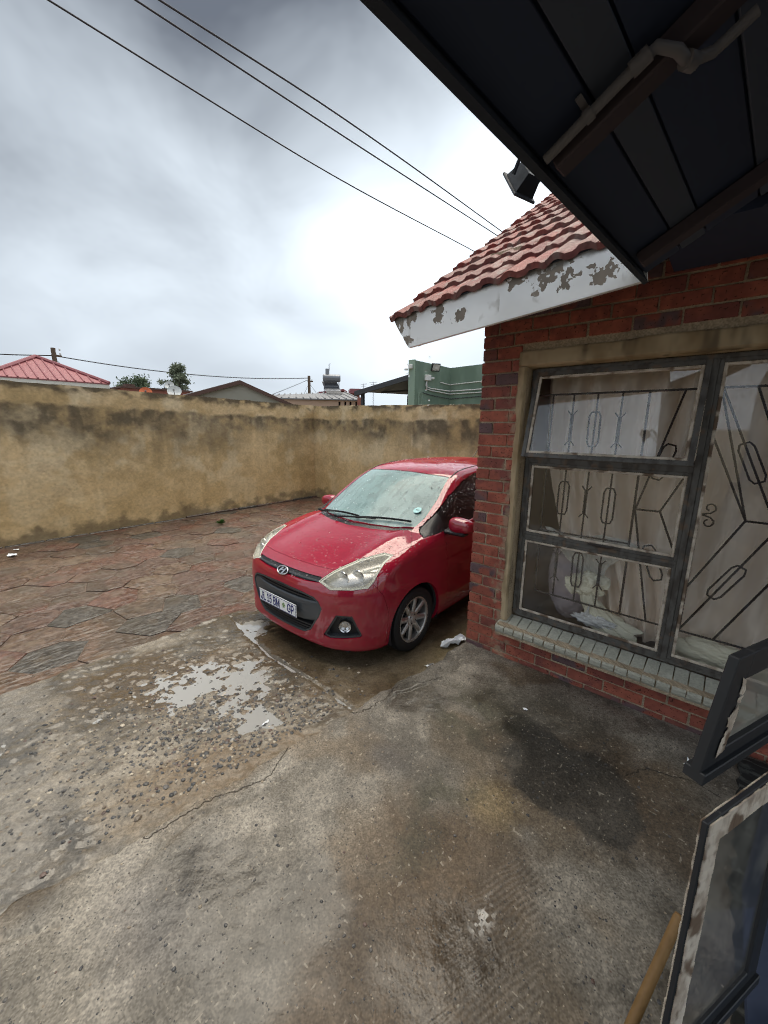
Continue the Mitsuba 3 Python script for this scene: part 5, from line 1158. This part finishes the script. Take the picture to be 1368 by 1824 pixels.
v, f = lathe([(0, -.14), (.10, -.14), (.10, .14), (0, .14)], 16); put(t + '__feed_tank', (frame_at(c - ux * .22 + V(0, 0, 4.55), (1, 0, 0), (0, 1, 0), (0, 0, 1))(v), f), 'm_tank_steel', smooth=40)
put(t + '__vent_pipe', MB().tube([c - ux * .12 + V(0, 0, 4.6), c - ux * .12 + V(0, 0, 4.92), c - ux * .05 + V(0, 0, 4.95)], .018, 6).get(), 'm_tank_steel')
pf = frame_at(c + ux * .12 + V(0, 0, 3.40) - back * .25, ux, unit(back * .55 + V(-ux[0] * .3, -ux[1] * .3, .75)), np.cross(ux, unit(back * .55 + V(0, 0, .75))))
put(t + '__collector', MB().box((-.38, 0, -.03), (.42, .85, .03), .005, pf).get(), 'm_panel_dark')
for k in (.20, .48): put(t + '__collector__glare_strip', MB().box((-.36, k, .031), (.40, k + .09, .036), 0, pf).get(), 'm_tank_steel')
for s in (-.40, .38): put(t + '__leg', MB().tube([c + ux * s + V(0, 0, 4.1), c + ux * s + V(0, 0, 2.6)], .022, 6).get(), 'm_conduit')
t = thing('far_house', 'pinkish red roofed house behind the solar water heater', 'house')
m = MB(); thick(m, [(-20.6, 17.3, 3.9), (-19.5, 18.5, 4.12), (-20.6, 19.9, 4.1), (-22, 18.6, 3.9)], .1); thick(m, [(-19.2, 18.8, 4.15), (-18.6, 19.6, 4.15), (-20, 20.9, 4.2), (-20.6, 20, 4.2)], .3); put(t + '__roof', m.get(), 'm_roof_pink'); put(t + '__wall', MB().box((-21.4, 18.0, -.1), (-19.5, 20.0, 3.86)).get(), 'm_brick_red_far')
put(t + '__brick_pier', MB().box((-13.9, 14.1, -.1), (-13.65, 14.35, 3.12)).get(), 'm_brick_red_far')
for (x, y, z, lb) in ((-15.3, 16.0, 4.0, 'thin television aerial right of the solar water heater'), (-13.6, 14.9, 3.9, 'thin television aerial above the dark carport')):
    t = thing('television_aerial', lb, 'aerial'); put(t + '__mast', MB().tube([(x, y, 2.4), (x, y, z)], .014, 5).get(), 'm_conduit'); put(t + '__rods', MB().tube([(x - .15, y - .1, z - .05), (x + .15, y + .1, z - .02)], .010, 5).tube([(x - .08, y - .09, z - .14), (x + .08, y + .07, z - .14)], .010, 5).get(), 'm_conduit')

# dark steel carport
t = thing('carport', 'dark steel carport with a sloping roof between outbuilding and green wall', 'carport')
m = MB(); thick(m, [(-10.35, 10.35, 2.985), (-7.95, 10.35, 3.375), (-7.95, 13.8, 3.48), (-10.35, 13.8, 3.10)], .022); put(t + '__roof', m.get(), 'm_carport_roof')
m = MB(); thick(m, [(-10.35, 10.33, 2.968), (-7.95, 10.33, 3.36), (-7.95, 10.42, 3.36), (-10.35, 10.42, 2.968)], .15); put(t + '__beam', m.get(), 'm_carport')
for x, y in ((-10.13, 10.45), (-8.9, 13.6), (-10.13, 13.6)): put(t + '__post', MB().box((x, y, -.1), (x + .10, y + .10, 2.9 if y < 11 else 3.1)).get(), 'm_carport')
put(t + '__back_sheeting', MB().box((-10.6, 13.75, -.1), (-6.5, 13.85, 3.05)).get(), 'm_carport')
for k in range(6): put(t + '__rail', MB().box((-10.3, 13.62, 2.3 + k * .13), (-6.6, 13.68, 2.34 + k * .13)).get(), 'm_carport_roof')
put(t + '__purlin', MB().box((-10.2, 11.6, 3.0), (-7.9, 11.66, 3.06)).get(), 'm_carport')

# green parapet walls with their fittings
t = thing('green_building', 'green painted building with stepped walls and white conduits behind the rear wall', 'building')
K = V(-6.44, 10.40, 0); W0 = V(-7.02, 9.30, 0)
m = MB(); u1 = unit(K - W0)
P = [W0 + V(.12, 0, 0), K, V(-4.0, 10.4, 0), V(-4.0, 12.5, 0), V(-7.6, 12.5, 0), V(-7.12, 9.3, 0)]
H = [3.575, 3.455, 3.50, 3.5, 3.45, 3.575]
n = len(P); vb = [V(p[0], p[1], -.1) for p in P]; vt = [V(p[0], p[1], h) for p, h in zip(P, H)]
f = [q for k in range(n) for q in ((k, (k + 1) % n, n + (k + 1) % n), (k, n + (k + 1) % n, n + k))] + [(n, n + 1, n + 4), (n + 1, n + 2, n + 3), (n + 1, n + 3, n + 4), (n, n + 4, n + 5)]
put(t + '__wall', (np.array(vb + vt), np.array(f)), 'm_green_wall')
put(t + '__end_pier', MB().box((-7.135, 9.29, -.1), (-6.905, 9.32, 3.60), .004).get(), 'm_green_pale')
on1 = lambda s, z, o=.03: W0 + V(.12, 0, 0) + (K - W0 - V(.12, 0, 0)) * s + V(u1[1], -u1[0], 0) * o + V(0, 0, z)
on2 = lambda x, z, o=.03: V(x, 10.4 - o, z)
def pipe(pts, r, m): put(t + '__conduit', MB().tube(pts, r, 8).get(), m, smooth=50)
pipe([on1(.33, 3.10), on1(.31, 2.96), on1(.33, 2.88), on1(.44, 2.845), on1(1, 2.80, .035), on2(-6.36, 2.80), on2(-4.2, 2.83)], .014, 'm_pipe_white')
pipe([on1(.33, 3.10), on1(.29, 2.95), on1(.31, 2.83), on1(.44, 2.79), on1(1, 2.72, .035), on2(-6.36, 2.72), on2(-4.2, 2.74)], .014, 'm_pipe_white')
pipe([on1(.70, 3.03), on1(.82, 3.01), on1(1, 2.98, .035), on2(-6.36, 2.985), on2(-5.35, 3.02)], .012, 'm_pipe_white')
pipe([on1(.20, 2.72), on1(.45, 2.66), on1(1, 2.58, .035), on2(-6.36, 2.58), on2(-4.2, 2.68)], .010, 'm_cable')
pipe([on1(.10, 2.38), on1(.10, 2.71), on1(.19, 2.72), on1(.19, 2.36)], .010, 'm_green_pale')
v, f = blobmesh((-5.22, 10.385, 3.02), (.20, .012, .10), 7, .5, 2.6, 4); put(t + '__peeled_patch', (v, f), 'm_putty', smooth=True)
k = thing('flood_light', 'black floodlight with a bright reflector on the green wall', 'floodlight')
c = on1(.50, 3.40, .16); fr = frame_at(c, u1, unit(V(u1[1] * .35, -u1[0] * .35, .9)), unit(V(u1[1], -u1[0], -.35)))
put(k + '__housing', MB().box((-.13, -.11, -.06), (.13, .11, .0), .01, fr).get(), 'm_black_paint', smooth=20); put(k + '__glass', MB().box((-.105, -.075, .001), (.105, .085, .006), 0, fr).get(), 'm_lamp_glass'); put(k + '__lamp', MB().box((-.04, -.03, .007), (.04, .03, .012), 0, fr).get(), 'm_fixture_white'); put(k + '__bracket', MB().tube([on1(.5, 3.33, .0), on1(.5, 3.34, .12)], .014, 6).get(), 'm_black_paint')
k = thing('security_sensor', 'white box and sensor at the top of the green pier', 'sensor'); put(k + '__box', MB().box((-7.10, 9.22, 3.36), (-6.98, 9.29, 3.47), .008).get(), 'm_fixture_white'); put(k + '__sensor', MB().box((-7.20, 9.17, 3.32), (-7.11, 9.25, 3.37), .01).get(), 'm_fixture_white')
k = thing('junction_box', 'white junction box with a spout feeding the conduits on the green wall', 'junction box'); fr = frame_at(on1(.33, 3.13, .05), u1, (0, 0, 1), (u1[1], -u1[0], 0)); put(k + '__box', MB().box((-.09, -.075, -.04), (.09, .075, .04), .008, fr).get(), 'm_fixture_white'); put(k + '__spout', MB().box((.09, -.03, -.02), (.20, .02, .03), .008, fr).get(), 'm_fixture_white')
# ------------------------------------------------------------------ floodlight under the eave, litter, stick, weed, drops
k = thing('flood_light', 'small black floodlight bracketed to the low eave, seen from its side', 'floodlight')
fc = V(-.595, 1.325, 2.515); axf = unit(V(-.80, .25, -.55)); sy = unit(np.cross(axf, (0, 0, 1))); sz = np.cross(sy, axf); fr = frame_at(fc, sy, sz, axf)
put(k + '__housing', (fr(hull([(a * .038, b * .038, 0.012) for a in (-1, 1) for b in (-1, 1)] + [(a * .027, b * .026, -.038) for a in (-1, 1) for b in (-1, 1)])[0]), hull([(a * .038, b * .038, 0.012) for a in (-1, 1) for b in (-1, 1)] + [(a * .027, b * .026, -.038) for a in (-1, 1) for b in (-1, 1)])[1]), 'm_black_paint')
put(k + '__bezel', MB().box((-.047, -.049, .010), (.047, .049, .018), .003, fr).get(), 'm_black_paint'); put(k + '__glass', MB().box((-.04, -.04, .0185), (.04, .04, .020), 0, fr).get(), 'm_lamp_glass')
put(k + '__bracket', MB().tube([fr(V(-.05, .0, -.01)), fr(V(-.052, .02, -.06)), V(-.455, 1.20, 2.452)], .006, 6).tube([fr(V(.05, .0, -.01)), fr(V(.052, .0, -.06)), V(-.45, 1.31, 2.452)], .006, 6).get(), 'm_black_paint', smooth=40)
put(k + '__cable', MB().tube([fr(V(0, .01, -.037)), fr(V(.01, .03, -.07)), V(-.49, 1.26, 2.50), V(-.46, 1.25, 2.45)], .005, 6).get(), 'm_cable', smooth=40)

g = np.random.default_rng(44)
def scrap(label, c, w, h, rot, zf, seed, cat='paper scrap', rise=.012):
    g = np.random.default_rng(seed); n = 14; a = np.linspace(0, 2 * np.pi, n, endpoint=False); r = 1 + g.normal(0, .13, n); x, y = np.cos(a) * w * r, np.sin(a) * h * r; cr, sr = math.cos(rot), math.sin(rot)
    ring = np.c_[c[0] + x * cr - y * sr, c[1] + x * sr + y * cr]; ctr = V(c[0], c[1]); pts = np.vstack([ctr + (ring - ctr) * s for s in (1, .66, .33)] + [ctr[None]])
    z = zf(pts[:, 0], pts[:, 1]) + .004 + rise * g.random(len(pts)); top = np.c_[pts, z]; f = []
    for k in range(2):
        for i in range(n): j = (i + 1) % n; f += [(k * n + i, k * n + j, (k + 1) * n + j), (k * n + i, (k + 1) * n + j, (k + 1) * n + i)]
    for i in range(n): f.append((2 * n + i, 2 * n + (i + 1) % n, 3 * n))
    m = MB(); m.add(top, np.array(f)); m.add(top - [0, 0, .0012], np.array(f)[:, ::-1]); k = put('paper_scrap', m.get(), 'm_paper'); say(k, label, cat)
pv = lambda x, y: np.full(np.shape(x), PAVE + .008)
both = lambda x, y: np.where(np.asarray(x) > edge_x(np.asarray(y)) + .02, apron_z(x, y), drive_z(x, y))
scrap('torn white paper scrap lying against the foot of the brick corner', (-1.535, 2.72), .125, .062, 1.15, both, 1, rise=.07)
scrap('little white paper scrap in front of the car wheel', (-1.50, 2.30), .035, .016, .3, both, 2)
scrap('crumpled white paper under the corner of the black casement', (.13, 2.43), .055, .032, -.5, apron_z, 3, rise=.04)
scrap('white paper scrap on the paving near the left wall', (-7.33, .57), .075, .045, .3, pv, 4, rise=.02)
scrap('tiny white paper scrap on the paving, nearest to the left wall', (-7.62, .66), .05, .02, .5, pv, 5)
scrap('white fleck of paper on the apron below the window', (-.74, 2.28), .014, .009, .2, apron_z, 6, rise=.006)
scrap('thin white paper fleck on the wet pebbles', (-1.93, 1.13), .010, .030, .1, drive_z, 7)
m = MB(); a, b = V(.096, 1.234, .396), V(.0, .955, -.01); m.tube([a, a + (b - a) * .02, b], [.011, .0135, .0145], 14)
k = put('wooden_stick', m.get(), 'm_wood', smooth=50); say(k, 'round wooden broom stick leaning beside the lower casement', 'wooden stick')
# black bitumen sheet along the foot of the wing
n, mm = 60, 34; P = []
for y in np.linspace(-.5, 2.72, n):
    e = .275 + .03 * (fb(V(y * 7, 1, 1), 3) - .5) * 2 + .025 * sstep(1.8, 2.6, y) + .012 * math.sin(y * 60)
    P.append([(x, y, .012 + .006 * math.sin(y * 2 * math.pi / .045) * (y > 1.9) + .010 * (fb(V(x * 9, y * 9, 0), 5) - .5)) for x in np.r_[e, np.linspace(e + .004, 2.4, mm)]])
P = np.array(P); P[:, 0, 2] = -.03; v, f = gridmesh(P); k = put('bitumen_sheet', (v, f[:, ::-1]), 'm_bitumen', smooth=50); say(k, 'ribbed black bitumen sheet lying along the foot of the wing', 'sheet')
# weed by the edging stones
m = MB(); c = V(-6.95, 3.42, PAVE + .01)
for _ in range(46):
    a = g.random() * 6.3; r = g.uniform(.02, .11); h = g.uniform(.02, .10); tip = c + V(math.cos(a) * r, math.sin(a) * r, h); u = V(-math.sin(a), math.cos(a), 0) * .012; m.add(np.array([c + V(0, 0, .0), (c + tip) / 2 + u + V(0, 0, .02), tip, (c + tip) / 2 - u + V(0, 0, .02)]), np.array([[0, 1, 2], [0, 2, 3]]))
k = put('weed', m.get(), 'm_leaf'); say(k, 'small green weed growing between the paving and the edging stones', 'weed')
# drops falling from the fascia
for i in range(24):
    on = i < 12; x = (-1.70 if on else -1.52) + g.normal(0, .012); z = 2.24 - g.random() ** 1.4 * 1.25; r = g.uniform(.0028, .0048)
    v, f = np.array(ICO1.vertices) * [r, r, r * 1.5] + V(x, 2.205 + g.normal(0, .01), z), np.array(ICO1.faces); k = put('water_drop', (v, f), 'm_drop', smooth=True); say(k, 'clear raindrop in the trail under the very tip of the fascia board' if on else 'clear raindrop in the trail a little right of the fascia tip', 'water drop', 'drops falling under the fascia tip' if on else 'drops falling right of the fascia tip')
